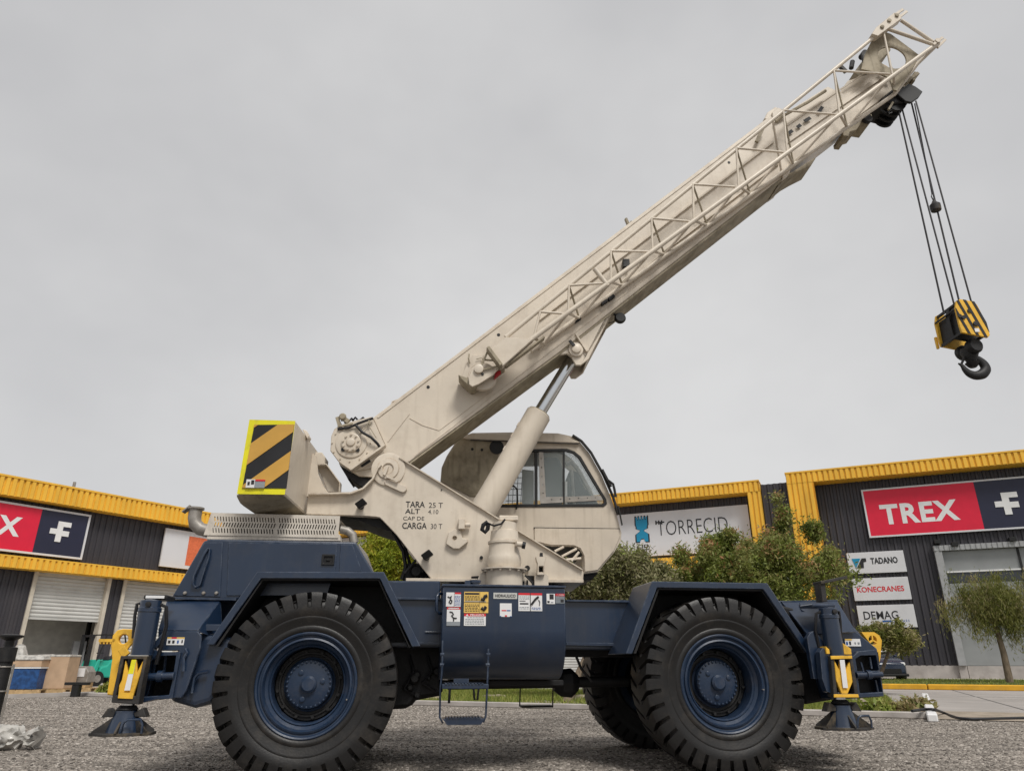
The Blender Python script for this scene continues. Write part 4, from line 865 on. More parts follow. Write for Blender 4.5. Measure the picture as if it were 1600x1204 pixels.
o, *r_ = decal(rq(854, 927, 867, 943), bits=[(.35, .85, .45, .95, INK), (.08, .35, .1, .3, INK), (.5, .8, .1, .2, INKG)], label='small white pictogram decal')
o, *r_ = decal(rq(868, 927, 882, 942), mat('decal_grey', (.2, .22, .24), .5), [(0, 1, .76, 1, INKR), (.1, .9, .82, .94, WHITE), (.55, .9, .1, .4, INK)]+lines(3, .05, .8, .3, .7, INKG, 10), label='small grey decal with red header')
cb('grab_handle', MB().path([c(692, 927, .30), c(686, 927, .24), c(682.5, 931, .22), c(682, 953, .22), c(685, 957.5, .24), c(692, 958, .30)], .014, 8), BLUE, 0, 60)
# boarding steps
st = cb('boarding_step', MB().box(c(690, 1072, .10)[0], c(762, 1072, .10)[0], .02, .30, c(720, 1075, .10)[2], c(720, 1068, .10)[2]), BLUE, .004)
b = MB(); b.path([c(691.5, 1000, .12), c(691, 1040, .12), c(688, 1075, .12), c(687, 1120, .12), c(692, 1129, .12)], .009, 6); b.path([c(763, 1013, .12), c(762.5, 1040, .12), c(761, 1075, .12), c(759, 1118, .12), c(755, 1128, .12)], .009, 6)
for u, v in ((691, 1022), (690.5, 1038), (763, 1022), (762, 1038)): b.tube(c(u-3, v, .12), c(u+3, v, .12), .014, 6)
b.build('step_rod', BLUE, st, smooth=50)
x0 = c(691, 1125, .1)[0]; x1 = c(757, 1125, .1)[0]; zz = c(720, 1129, .1)[2]
MB().prism([(x0, zz+.04), (x0+.04, zz-.01), (x1-.04, zz-.01), (x1, zz+.04)], .03, .24).build('step_tread', BLUE, st, bevel=.003)
b = MB()
for k in range(12): b.box(x0+.03+k*(x1-x0-.06)/12, x0+.045+k*(x1-x0-.06)/12, .02, .25, zz+.04, zz+.052)
b.build('tread_teeth', BLUE, st); b = MB()
for k in range(12): b.box(x0+.01+k*(x1-x0-.02)/12, x0+.028+k*(x1-x0-.02)/12, .01, .31, c(720, 1068, .1)[2], c(720, 1068, .1)[2]+.01)
b.build('tread_teeth', BLUE, st)
MB().box(c(708, 1060, .3)[0], c(731, 1060, .3)[0], .2, .23, c(720, 1070, .3)[2], c(720, 1059, .3)[2]).build('step_bracket', BLUE, st)
fs_ = cb('boarding_step', MB().box(c(814, 1100, 2.4)[0], c(862, 1100, 2.4)[0], 2.3, 2.5, c(840, 1104, 2.4)[2], c(840, 1101, 2.4)[2]), DUST, 0, 50)
for u, v, w1 in ((813, 1070, 812), (864, 1070, 863.5)): MB().path([c(u, v, 2.4), c(w1, 1103, 2.4)], .008, 6).build('step_rod', DUST, fs_)
# ---- engine cover
yh = .30
hood = cb('engine_hood', MB().px(C, [(266, 936), (318, 844.5), (330, 841.5), (556, 846), (584, 893), (584, 897), (400, 897), (374, 936)], yh, 2.3), BLUE, .02, seg=2)
for poly in ([(270, 930), (319, 847), (348, 846.5), (344, 932)], [(357, 847), (527, 849), (524, 893), (510, 930), (354, 930)], [(532, 850), (551, 850), (566, 893), (530, 893)]):
    MB().px(C, poly, yh-.012, yh-.001).build('hood_panel', BLUE, hood, bevel=.004)
b = MB(); b.path([c(324, 857, yh-.03), c(318, 866, yh-.045), c(303, 900, yh-.045), c(301, 912, yh-.045), c(305, 917, yh-.03), c(313, 914, yh-.045), c(326, 870, yh-.045), c(328, 858, yh-.03), c(324, 857, yh-.03)], .011, 6)
b.build('hood_handle', BLUE, hood, smooth=60)
x0, x1, z0, z1 = rectpx(C, rq(503, 866, 523, 883), yh); MB().hole([(x0, z0), (x1, z0), (x1, z1), (x0, z1)], [[(x0+.02, z0+.02), (x1-.02, z0+.02), (x1-.02, z1-.02), (x0+.02, z1-.02)]], yh-.03, yh-.0125).build('latch_bezel', LAMP, hood, bevel=.003)
MB().box(x0+.022, x1-.022, yh-.016, yh-.0122, z0+.022, z1-.022).build('latch_recess', GREASE_SHADE, hood); MB().box(x0+.04, x1-.04, yh-.028, yh-.017, z0+.04, z1-.04).build('latch_lever', LAMP, hood, bevel=.004)
for u in (290, 319, 339):
    p0 = c(u, 926.5, yh); MB().lathe([(.017, 0), (.017, -.012), (.012, -.024), (.003, -.026)], (p0[0], yh-.013, p0[2]), 'y', 12).build('rivet', GALV, hood, smooth=50)
MB().bar(c(262, 934, yh-.02), c(370, 936, yh-.02), .05, .018).build('hood_ledge', BLUE, hood)
for u in (372, 382+35, 470, 540): pass
p0 = c(580, 870, .9); cb('radiator_shroud', MB().px(C, [(560, 848), (574, 866), (584, 893), (584, 905), (556, 905)], .9, 2.2), GALV, .01)
# exhaust guard with real slots, muffler, tail pipe
yg = .75
cb('guard_base', MB().px(C, [(322, 842.5), (324, 834), (531, 834), (532, 845)], yg, 1.5), MUFF, .006)
b = MB(); z0 = c(430, 835, yg)[2]; z1 = c(430, 808, yg)[2]; x0 = c(334, 810, yg)[0]; x1 = c(528, 810, yg)[0]
slots = []; nx = 44
for r_i in range(3):
    zc1_ = z0+(r_i+.5)*(z1-z0)/3
    for k in range(nx):
        if k == 22: continue
        xc = x0+(k+.5+(.4 if r_i % 2 else 0))*(x1-x0)/(nx+.6); dx_ = (x1-x0)/nx*.40; dz_ = (z1-z0)/3*.40; sg = .22 if r_i % 2 else -.22
        slots.append([(xc-dx_*.5-sg*dx_*2, zc1_-dz_), (xc+dx_*.5-sg*dx_*2, zc1_-dz_), (xc+dx_*.5+sg*dx_*2, zc1_+dz_), (xc-dx_*.5+sg*dx_*2, zc1_+dz_)])
b.hole([(x0-.07, z0-.02), (x1+.02, z0-.02), (x1+.02, z1+.03), (x0-.03, z1+.03)], slots, yg-.01, yg)
cb('exhaust_guard', b, MUFF, 0)
cb('exhaust_guard_top', MB().box(x0-.02, x1, yg+.035, 1.5, z1+.001, z1+.03), MUFF, .004)
cb('muffler', MB().tube((x0+.05, 1.05, (z0+z1)/2), (x1-.05, 1.05, (z0+z1)/2), .10, 18), DUST, 0, 40)
cb('tail_pipe', MB().path([c(345, 832, 1.0), c(325, 829, 1.0), c(313, 826, 1.0), c(305, 818, 1.0), c(304, 808, 1.0), c(306, 795.5, 1.0)], .066, 16), GALV, 0, 60)
p0 = c(306, 795.5, 1.0); cb('pipe_flange', MB().lathe([(.068, 0), (.084, .0), (.084, .018), (.06, .018), (.06, -.05)], (p0[0], 1.0, p0[2]), 'z', 20), GALV, 0)
p1 = c(288, 799, 1.0); cb('rain_flap', MB().bar((p0[0]-.05, 1.0, p0[2]+.035), (p1[0]-.01, 1.0, p1[2]-.01), .10, .014), GALV, .002)
cb('intake_pipe', MB().path([c(532, 827, 1.0), c(543, 829, 1.0), c(551, 835, 1.0), c(553, 848, 1.0)], .045, 14), GALV, 0, 60)
# ---- rear end, left in the photograph
cb('rear_skirt', MB().slab([c(261, 936, .29), c(345, 936, .29), c(310, 984, -.02), c(247, 984, -.02)], (0, .02, -.012)), BLUE, .003)
cb('skirt_gusset', MB().slab([c(345, 937, .285), c(348, 1000, .285), c(310, 986, -.015)], (-.012, 0, 0)), BLUE, 0)
cb('skirt_rib', MB().box(c(318, 985, .1)[0], c(345, 985, .1)[0]+.08, .08, .12, c(330, 985, .1)[2], c(330, 975, .1)[2]), BLUE, .004)
yb_ = -.02
cb('rear_housing', MB().px(C, [(247, 985), (309, 985), (314, 992), (313, 1012), (291, 1078), (283, 1090), (267, 1090), (280, 1016), (247, 1016)], yb_, yb_+.04), BLUE, .006)
cb('rear_counter_tank', MB().px(C, [(284, 990), (340, 988), (372, 1000), (345, 1080), (330, 1098), (303, 1106), (262, 1094)], .10, 2.5), BLUE, .05, seg=3)
cb('rear_plate_brace', MB().path([c(325, 1048, .05), c(310, 1051, .05), c(304, 1058, .05), c(300, 1082, .05)], .014, 6), BLUE, 0, 60)
br = cb('outrigger_bracket', MB().holepx(C, [(226, 1027), (246, 1018), (282, 1018), (269, 1091), (244, 1092), (219, 1098)], [[(233, 1033), (250, 1024), (275, 1023.5), (271, 1050), (230, 1051)], [(228, 1062), (269, 1061), (264, 1085), (223, 1088)]], -.06, .20), BLUE, .004)
MB().px(C, [(222, 1027), (285, 1016), (272, 1090), (220, 1096)], .21, .24).build('bracket_back', GREASE_SHADE, br)
MB().tube(c(229, 1057, -.08), c(272, 1055, -.08), .030, 12).lathe([(.045, -.02), (.045, .02)], c(250, 1056, -.08), 'x', 12).build('pivot_pin', BLUE, br, smooth=40)
for p_, q_ in ((c(243, 1024, .05), c(240, 1052, .05)), (c(259, 1024, .05), c(256, 1052, .05)), (c(236, 1062, .05), c(229, 1086, .05))): MB().tube(p_, q_, .012, 6).build('guide_rod', BLUE, br)
cb('housing_corner_block', MB().slab([c(235, 1009, -.07), c(254, 988, -.07), c(252, 1004, -.07), c(240, 1014, -.07), c(250, 1017, -.07), c(238, 1030, -.07), c(231, 1026, -.07)], (0, .08, 0)), BLUE, .004)
o, *r_ = (lambda r: (MB().box(r[0], r[1], yb_-.006, yb_-.001, r[2], r[3]).build('decal', WHITE, crane), *r))(rectpx(C, rq(261, 995, 288, 1007), yb_))
w_ = r_[1]-r_[0]; h_ = r_[3]-r_[2]
for a, b_, e, f, mm in [(0, .25, .82, 1, INKY), (.25, .55, .82, 1, INKR), (.08, .22, .2, .6, INK), (.32, .46, .2, .6, INK), (.6, .7, .2, .6, INKB), (.85, .93, .25, .65, INK), (.55, 1, .82, 1, INKY)]: MB().box(r_[0]+a*w_, r_[0]+b_*w_, yb_-.008, yb_-.0065, r_[2]+e*h_, r_[2]+f*h_).build('print', mm, o)
cb('housing_hinge', MB().path([c(289, 1013, -.05), c(292, 1019, -.05), c(287, 1028, -.05), c(286, 1048, -.05)], .012, 6), BLUE, 0)
def jack(top, bot, yj, ztop_v, rad, mirror=1):
    x = (c(*top, yj)[0]+c(*bot, yj)[0])/2; z1 = c(*top, yj)[2]; z0 = c(*bot, yj)[2]
    j = cb('outrigger_cylinder', MB().tube((x, yj, z0), (x, yj, z1-.09), rad, 24), BLUE, 0, 40)
    MB().lathe([(rad*.9, -.10), (rad*1.08, -.09), (rad*1.08, -.06), (rad*.98, -.055), (rad*.98, 0), (rad*.5, .01)], (x, yj, z1), 'z', 24).build('cylinder_cap', BLUE, j, smooth=40)
    MB().lathe([(.022, 0), (.022, -.02), (.002, -.022)], (x+.01, yj-rad*.97, z1-.035), 'y', 10).build('port_plug', BLACK, j)
    MB().path([(x-mirror*rad*.9, yj, z1-.02), (x-mirror*rad*1.25, yj-.01, z1-.03), (x-mirror*rad*1.3, yj, z1-.12), (x-mirror*rad*1.15, yj+.02, z1-.30)], .013, 6).path([(x+mirror*rad*.9, yj, z1-.03), (x+mirror*rad*1.5, yj, z1-.05), (x+mirror*rad*1.7, yj+.03, z1-.2), (x+mirror*rad*1.3, yj+.05, z1-.5)], .016, 6).build('hose', HOSE, j, smooth=60)
    return j, x, z1, z0
jl, jx, jz1, jz0 = jack((237, 938), (221, 1023), -.14, 0, .085)
MB().box(jx-.07, jx+.12, -.14, .1, jz1+.012, jz1+.05).build('valve_block', BLACK, jl, bevel=.01); MB().box(jx-.05, jx+.10, -.146, -.141, jz1+.02, jz1+.042).build('valve_label', WHITE, jl)
def outrigger_frame(yj, outer_, holes, vee, strip, m_outer, name='outrigger_box'):
    o = cb(name, MB().holepx(C, outer_, holes, yj-.13, yj-.02), m_outer, .004)
    MB().px(C, vee, yj-.12, yj-.09).build('vee_plate', YEL, o, bevel=.004)
    st_ = MB().px(C, strip, yj-.135, yj-.13).build('reflective_strip', WHITE, o); return o, st_
o1, st1 = outrigger_frame(-.12, [(188.5, 1024), (230, 1024), (216, 1100), (173.5, 1097)], [[(193, 1029), (224, 1029), (212, 1087), (181, 1086)]],
    [(196, 1031), (201, 1055), (205, 1029.5), (213, 1029.5), (214, 1050), (223, 1032), (222, 1043), (208, 1086), (208, 1090), (184, 1090), (186, 1070), (190, 1062)], [(206, 1030), (213, 1030), (203, 1078), (194, 1078)], DUST)
MB().px(C, [(206, 1030), (213, 1030), (208, 1052), (200, 1052)], -.2565, -.2555).build('reflective_strip', SYEL, o1)
MB().px(C, [(192, 1028), (226, 1028), (214, 1090), (182, 1090)], -.10, -.095).build('box_back', GREASE_SHADE, o1)
MB().px(C, [(186, 1081), (209, 1082), (207, 1091), (184, 1090)], -.262, -.256).build('yellow_foot_band', YEL, o1)
def lug(pts, hx, hz, hr, y0, sp=False):
    P = [(c(u, v, y0)[0], c(u, v, y0)[2]) for u, v in pts]; hc = c(hx, hz, y0); r_ = hr/1101*hc[1]*0+abs(c(hx+hr, hz, y0)[0]-hc[0])
    return cb('lifting_lug', MB().hole(P, [circ(hc[0], hc[2], r_, 16)], y0, y0+.05), YEL, .006), hc, r_
l1, hc, hr_ = lug([(212, 982.5), (208, 998), (196, 1016), (190, 1030), (176, 1086), (167, 1085), (175, 1030), (173, 1008), (176, 992), (183, 984), (192, 982)], 192.5, 998, 7.5, .02)
b = MB(); a0 = c(155, 1000, .03); a1 = c(176, 1000, .03); b.box(a0[0], a1[0]+.02, .02, .06, a0[2]-.012, a0[2]+.012)
for k in range(5): b.box(a0[0]+.01+k*.027, a0[0]+.022+k*.027, .022, .058, a0[2]-.028, a0[2]-.012)
b.build('locking_pin_rack', YEL, l1)
cb('lug_link', MB().bar(c(212, 997, -.05), c(192, 1020, -.05), .02, .02).bar(c(190, 1012, -.07), c(198, 1024, -.07), .03, .06), YEL, .004)
def foot(pl, pr, neckt, yj, ribs_=4):
    a = c(*pl, yj); b_ = c(*pr, yj); x = (a[0]+b_[0])/2; hw = (b_[0]-a[0])/2; z = (a[2]+b_[2])/2; zt = c(*neckt, yj)[2]; xn = c(*neckt, yj)[0]
    x = xn if abs(x-xn) < .08 else x
    f = cb('outrigger_foot', MB().loft([[(x+hw*ex*math.cos(t), yj+hw*.72*ey*math.sin(t), zz) for t in [2*math.pi*(k+.5)/8 for k in range(8)]] for ex, ey, zz in ((1.04, 1.04, z), (1.04, 1.04, z+.022))]), DUST, .003)
    MB().lathe([(.13, 0), (.115, .05), (.085, (zt-z)*.62), (.085, (zt-z)*.72)], (x, yj, z+.022), 'z', 14).build('foot_neck', BLUE, f, smooth=40)
    MB().lathe([(.05, (zt-z)*.6), (.05, (zt-z)+.03)], (x, yj, z+.03), 'z', 12).build('jack_rod', CHROME, f, smooth=40)
    MB().lathe([(.06, -.05), (.085, -.03), (.06, -.0)], (x, yj, zt), 'z', 14).build('rod_collar', BLACK, f, smooth=40)
    for k in range(6):
        t = math.pi/6+k*math.pi/3; e = Vector((math.cos(t), math.sin(t)*.75, 0)); n_ = Vector((-math.sin(t), math.cos(t), 0))*.008; o_ = Vector((x, yj, z+.022))
        MB().slab([tuple(o_+e*.09-n_), tuple(o_+e*hw*.98-n_), tuple(o_+e*hw*.98-n_+Vector((0, 0, .012))), tuple(o_+e*.08-n_+Vector((0, 0, (zt-z)*.55)))], tuple(n_*2)).build('foot_rib', DUST, f)
    for s_ in (-1, 1):
        MB().prism([(x+s_*.08, z+(zt-z)*.62), (x+s_*.17, z+(zt-z)*.60), (x+s_*.13, z+(zt-z)*.92), (x+s_*.07, z+(zt-z)*.75)], yj-.05, yj+.05).build('latch_ear', DUST, f, bevel=.004)
    MB().path([(x+.03, yj-hw*.62, z+.022), (x+.045, yj-hw*.66, z+.10), (x+.07, yj-hw*.66, z+.12), (x+.16, yj-hw*.60, z+.12), (x+.18, yj-hw*.58, z+.08), (x+.18, yj-hw*.55, z+.02)], .010, 6).build('carry_handle', BLUE, f, smooth=60)
    return f
foot((138, 1146), (238, 1149), (200, 1101), -.14)
# ---- front end, right in the photograph
cb('front_deck_plate', MB().slab([c(1222, 940, .35), c(1308, 938, .35), c(1338, 986, .0), c(1262, 990, .0)], (0, .02, -.012)), BLUE, .003)
cb('front_deck_lip', MB().bar(c(1221, 940, .36), c(1308, 938, .36), .03, .02), BLUE, .003)
cb('front_housing', MB().px(C, [(1268, 988), (1337, 985.5), (1371, 1013), (1380, 1087), (1345, 1090), (1300, 1092)], .06, .55), BLUE, .008)
cb('front_arch_panel', MB().px(C, [(1185, 935), (1240, 950), (1285, 1000), (1305, 1092), (1258, 1100), (1240, 1000)], .25, 2.3), GREASE_SHADE, .02)
br = cb('outrigger_bracket', MB().holepx(C, [(1331, 1026), (1342, 1017), (1370, 1014), (1381.5, 1087), (1341, 1089)], [[(1337, 1029), (1345, 1023.5), (1369, 1023), (1374, 1047), (1340, 1048.5)], [(1341, 1060), (1375.5, 1058), (1379, 1080.5), (1344, 1082.5)]], -.07, .055), BLUE, .004)
MB().px(C, [(1334, 1020), (1372, 1018), (1381, 1086), (1342, 1088)], .045, .058).build('bracket_back', GREASE_SHADE, br)
MB().tube(c(1338, 1054, -.08), c(1378, 1053, -.08), .026, 12).lathe([(.042, -.022), (.042, .022)], c(1357, 1053.5, -.08), 'x', 12).build('pivot_pin', BLUE, br, smooth=40)
for p_, q_ in ((c(1345, 1034, -.02), c(1349, 1048, -.02)), (c(1359, 1026, -.02), c(1362, 1044, -.02)), (c(1368, 1062, -.02), c(1372, 1080, -.02))): MB().tube(p_, q_, .011, 6).build('guide_rod', BLUE, br)
cb('guard_leaf', MB().px(C, [(1261, 996), (1266, 988), (1273, 985), (1293, 1008), (1294, 1018), (1281, 1014), (1281, 1060), (1272, 1060)], -.10, -.04), BLUE, .003)
cb('guard_leaf', MB().px(C, [(1281, 1018), (1286, 1011), (1296, 1020), (1302, 1078), (1299, 1082), (1292, 1080), (1285, 1060)], -.20, -.12), BLUE, .003)
jr, kx, kz1, kz0 = jack((1296, 950), (1302, 1024), -.14, 0, .084, -1)
MB().box(kx-.14, kx+.10, -.12, .12, kz1+.012, kz1+.045).build('valve_block', BLUE, jr, bevel=.01)
o2, st2 = outrigger_frame(-.12, [(1298, 1024), (1331.5, 1023.5), (1342.5, 1089), (1303.5, 1089)], [[(1303, 1029.5), (1328, 1029), (1336, 1083), (1308.5, 1083)]],
    [(1303.5, 1030), (1309, 1041), (1312, 1046), (1313, 1030), (1320, 1029.5), (1322, 1046), (1329, 1030), (1333.5, 1062), (1324, 1085), (1316, 1085), (1306.5, 1062)], [(1312, 1030), (1319.5, 1030), (1325, 1074), (1317.5, 1074)], DUST)
MB().px(C, [(1298, 1024), (1331.5, 1023.5), (1332, 1028.5), (1298.8, 1029.3)], -.262, -.2505).build('yellow_band', YEL, o2, bevel=.003); MB().px(C, [(1303, 1084), (1341.5, 1084), (1342.5, 1089), (1303.5, 1089)], -.262, -.2505).build('yellow_band', YEL, o2, bevel=.003)
MB().px(C, [(1301, 1027), (1329, 1027), (1338, 1086), (1306, 1086)], -.10, -.095).build('box_back', GREASE_SHADE, o2)
cb('yellow_cheek', MB().px(C, [(1290, 1009), (1296, 1014), (1297, 1021), (1292, 1021)], -.22, -.12), YEL, .003); cb('yellow_cheek', MB().px(C, [(1317, 1004), (1330, 1013), (1331, 1022), (1319, 1022)], -.2, -.1), YEL, .003)
l2, hc, hr_ = lug([(1346, 987), (1366, 987), (1374, 992), (1378, 1000), (1376, 1027), (1373, 1040), (1368, 1030), (1364, 1010)], 1364, 999.5, 6.5, .16)
for k in range(3):
    t = R_(90+120*k); MB().bar((hc[0], .17, hc[2]), (hc[0]+hr_*math.cos(t)*1.02, .17, hc[2]+hr_*math.sin(t)*1.02), .02, .014).build('lug_web', YEL, l2)
x0, x1, z0, z1 = rectpx(C, rq(1320, 997.5, 1344, 1009), .055)
o = MB().box(x0, x1, .048, .057, z0, z1).build('decal', WHITE, crane)
for a, b_, e, f, mm in [(0, .45, .8, 1, INKY), (.05, .16, .2, .6, INKB), (.25, .36, .2, .65, INK), (.6, .68, .3, .55, INKG), (.8, .92, .3, .55, INKG)]: MB().box(x0+a*(x1-x0), x0+b_*(x1-x0), .044, .0475, z0+e*(z1-z0), z0+f*(z1-z0)).build('print', mm, o)
foot((1284, 1141), (1366, 1136), (1312, 1092), -.14)
mr = cb('marker_bracket', MB().bar(c(1276, 911, .1), c(1317, 902.5, .1), .16, .028), DUST, .003)
MB().bar(c(1280, 910, .1), c(1284, 940, .1), .12, .05).build('bracket_stem', DUST, mr, bevel=.003)
cb('deck_rail', MB().path([c(1250, 942, .30), c(1253, 953, .24), c(1262, 958, .24), c(1278, 957, .24)], .010, 6), BLUE, 0, 60)
cb('front_bumper', MB().px(C, [(1340, 1060), (1370, 1055), (1379, 1088), (1342, 1090)], .56, 2.5), BLUE, .02)
cb('front_crossbeam', MB().px(C, [(1150, 942), (1300, 945), (1365, 1010), (1372, 1060), (1290, 1085), (1240, 1085)], .62, 2.0), BLUE, .01)

# ================================================================ upper works
# turntable
tz = s(785, 915, .8)[2]; tc_ = (s(785, 905, 1.3)[0], 1.3)
tt = sb('turntable_bearing', MB().lathe([(.62, -.20), (.62, -.06), (.60, -.05), (.60, .0)], (tc_[0]+.05, 1.3, tz+.10), 'z', 48), GREASE_SHADE, 0, 40)
b = MB()
for k in range(64): t = 2*math.pi*k/64; b.box(tc_[0]+.05+.63*math.cos(t)-.008, tc_[0]+.05+.63*math.cos(t)+.008, 1.3+.63*math.sin(t)-.008, 1.3+.63*math.sin(t)+.008, tz-.02, tz+.05)
tag(b.build('ring_gear_teeth', GREASE_SHADE, tt), kind='stuff')
# side plates
plate = [(478, 803), (480, 786), (482, 771), (548, 770), (567, 763), (582, 748), (590, 731), (592, 722), (598, 714), (606, 710.5), (616, 711), (624, 715), (697, 760), (773, 807), (870, 866), (909, 889), (912, 894), (911, 909), (676, 907), (648, 872), (620, 836), (600, 815), (593, 808), (575, 806)]
YP = .85
p_r = [(lambda q_: (q_[0], q_[2]))(s(u, v, YP)) for u, v in plate]
near = sb('turret_side_plate', MB().prism(p_r, YP, YP+.04), BEIGE, .006)
sb('turret_side_plate', MB().prism(p_r, 1.71, 1.75), BEIGE, .006)
fl = [(482, 772), (549, 771), (568, 764), (583, 749), (591, 732), (596, 727)]
b = MB(); P = [s(u, v, YP-.03) for u, v in fl]
for k in range(len(P)-1): b.bar(P[k], P[k+1], .09, .018)
b.build('edge_flange', BEIGE, near, smooth=30)
b = MB(); P = [s(u, v, YP-.012) for u, v in [(624, 715), (697, 760), (773, 807), (870, 866), (910, 890)]]
for k in range(len(P)-1): b.bar(P[k], P[k+1], .05, .012)
b.build('edge_flange', BEIGE, near)
sb('turret_base_plate', MB().px(S, [(634, 902.5), (912, 905), (912, 910), (634, 907.5)], .80, 1.80), BEIGE, .004)
sb('turret_web', MB().slab([s(600, 806, .92), s(676, 904, .92), (s(676, 904, .92)[0], 1.68, s(676, 904, .92)[2]), (s(600, 806, .92)[0], 1.68, s(600, 806, .92)[2])], (.02, 0, .02)), GREASE_SHADE, 0)
sb('turret_web', MB().slab([s(700, 766, .9), s(905, 890, .9), (s(905, 890, .9)[0], 1.70, s(905, 890, .9)[2]), (s(760, 802, .9)[0], 1.70, s(760, 802, .9)[2])][:0] or [(s(800, 830, .9)[0], .9, s(800, 830, .9)[2]), (s(905, 892, .9)[0], .9, s(905, 892, .9)[2]), (s(905, 892, .9)[0], 1.7, s(905, 892, .9)[2]), (s(800, 830, .9)[0], 1.7, s(800, 830, .9)[2])], (0, 0, -.02)), BEIGE, 0)
# dark hydraulics under the turret tail
b = MB(); rr = random.Random(9)
for k in range(9): x = rr.uniform(s(648, 880, 1.1)[0], s(672, 880, 1.1)[0]); zz = rr.uniform(s(655, 903, 1.1)[2], s(655, 862, 1.1)[2]); b.lathe([(.05, -.05), (.07, 0), (.04, .05)], (x, rr.uniform(1.0, 1.5), zz), 'y', 10)
b.box(s(632, 880, 1.2)[0], s(662, 880, 1.2)[0], 1.1, 1.5, s(650, 906, 1.1)[2], s(650, 880, 1.1)[2])
sb('swivel_fittings', b, GREASE_SHADE, 0, 50)
b = MB(); b.path([s(600, 812, 1.1), s(618, 838, 1.1), s(630, 860, 1.1), s(634, 885, 1.1), s(628, 905, 1.1)], .022, 7); b.path([s(604, 815, 1.2), s(632, 850, 1.2), s(640, 880, 1.2), s(655, 896, 1.2)], .018, 7); b.path([s(632, 895, 1.0), s(645, 880, 1.0), s(652, 872, 1.0)], .014, 7)
sb('turret_hoses', b, HOSE, 0, 60)
sb('turret_belly', MB().px(S, [(530, 806), (600, 810), (612, 830), (585, 822), (560, 812), (530, 810)], .95, 1.65), GREASE_SHADE, 0)
# pivot boss, keeper bar
pb = s(607, 733, YP); ps_ = sb('boom_pivot', MB().lathe([(.185, .0), (.185, -.02), (.165, -.025), (.12, -.025), (.115, -.04), (.06, -.045), (.055, -.03), (.002, -.03)], (pb[0], YP, pb[2]), 'y', 32), BEIGE, 0, 30)
MB().px(S, [(600, 752), (606, 748), (634, 759), (636, 764), (631, 769), (626, 768), (602, 757)], YP-.035, YP-.001).build('keeper_plate', BEIGE, ps_, bevel=.004)
MB().bar(s(606, 728, YP-.06), s(600, 742, YP-.06), .02, .03).bar(s(604, 744, YP-.06), s(618, 750, YP-.06), .02, .025).lathe([(.02, 0), (.02, -.02)], s(620, 751, YP-.05), 'y', 10).build('keeper_bar', BEIGE, ps_, bevel=.002)
# lettering
def stext(bd, q4, bold=.01): r = rectpx(S, q4, YP); return text(bd, None, r[0], r[1], r[2], r[3], YP-.0005, INK, near, depth=.0015, bold=bold)
stext('TARA', [(634, 783), (664, 783), (664, 792.5), (634, 792.5)], .015); stext('25 T', [(670, 785), (692, 785), (692, 793), (670, 793)], 0)
stext('ALT', [(633, 794.5), (656, 794.5), (656, 802.3), (633, 802.3)], .015); stext('4.10', [(669, 796), (685, 796), (685, 802.5), (669, 802.5)], 0)
stext('CAP DE', [(630, 806.5), (663, 806.5), (663, 812.5), (630, 812.5)], 0)
stext('CARGA', [(628.5, 816), (667, 816), (667, 826), (628.5, 826)], .015); stext('30 T', [(673, 818), (691, 818), (691, 826), (673, 826)], 0)
for u, v in ((566, 789), (668, 868)):
    p0 = s(u, v, YP); o = MB().lathe([(.035, 0), (.04, -.05), (.02, -.07)], (p0[0]-.01, YP-.0005, p0[2]-.015), 'y', 12).build('work_light', LAMP, near, smooth=40)
    MB().slab([(p0[0]-.065, YP-.13, p0[2]-.01), (p0[0]+.02, YP-.15, p0[2]+.05), (p0[0]+.07, YP-.13, p0[2]+.0), (p0[0]-.015, YP-.11, p0[2]-.06)], (0, .06, 0)).build('lamp_head', LAMP, near, bevel=.008)
p0 = s(715, 843, YP)
o = MB().hole([(p0[0]-.12, p0[2]-.05), (p0[0]-.04, p0[2]-.10), (p0[0]+.02, p0[2]-.10), (p0[0]+.11, p0[2]-.03), (p0[0]+.11, p0[2]+.0), (p0[0]+.05, p0[2]+.01), (p0[0]+.03, p0[2]+.09), (p0[0]-.03, p0[2]+.11), (p0[0]-.10, p0[2]+.07)], [circ(p0[0]-.03, p0[2]+.01, .022, 12)], YP-.05, YP-.001).build('lifting_pad', BEIGE, near, bevel=.005)
p0 = s(725, 821, YP); MB().box(p0[0]-.06, p0[0]+.01, YP-.09, YP-.001, p0[2]-.05, p0[2]+.06).tube((p0[0]+.01, YP-.05, p0[2]), (p0[0]+.07, YP-.05, p0[2]), .025, 10).build('hose_block', BEIGE, near, bevel=.005)
p0 = s(752, 871, YP); MB().lathe([(.018, 0), (.018, -.02)], (p0[0], YP, p0[2]), 'y', 10).build('grease_plug', BLACK, near)
p0 = s(690, 765, YP); MB().lathe([(.008, 0), (.008, -.01)], (p0[0], YP, p0[2]), 'y', 8).build('bolt', BLACK, near)
# swing drive in front of the near plate
yd = .58
z_ = lambda v: s(787, v, yd)[2]; xs_ = s(788, 870, yd)[0]
sd_ = sb('swing_drive', MB().lathe([(.185, z_(916)), (.185, z_(895)), (.185, z_(892))], (xs_, yd, 0), 'z', 36), BEIGE, 0, 30)
MB().lathe([(.18, z_(892)), (.235, z_(891)), (.235, z_(888.5)), (.16, z_(887)), (.175, z_(878)), (.17, z_(870)), (.16, z_(866)), (.158, z_(851)), (.17, z_(850)), (.17, z_(846.5)), (.15, z_(845.5)), (.14, z_(830)), (.125, z_(829)), (.125, z_(817)), (.10, z_(816))], (xs_, yd, 0), 'z', 36).build('gear_case', BEIGE, sd_, smooth=30)
MB().box(xs_-.06, xs_+.14, yd-.07, yd+.1, z_(815), z_(806.5)).build('hydraulic_motor', BEIGE, sd_, bevel=.01)
b = MB()
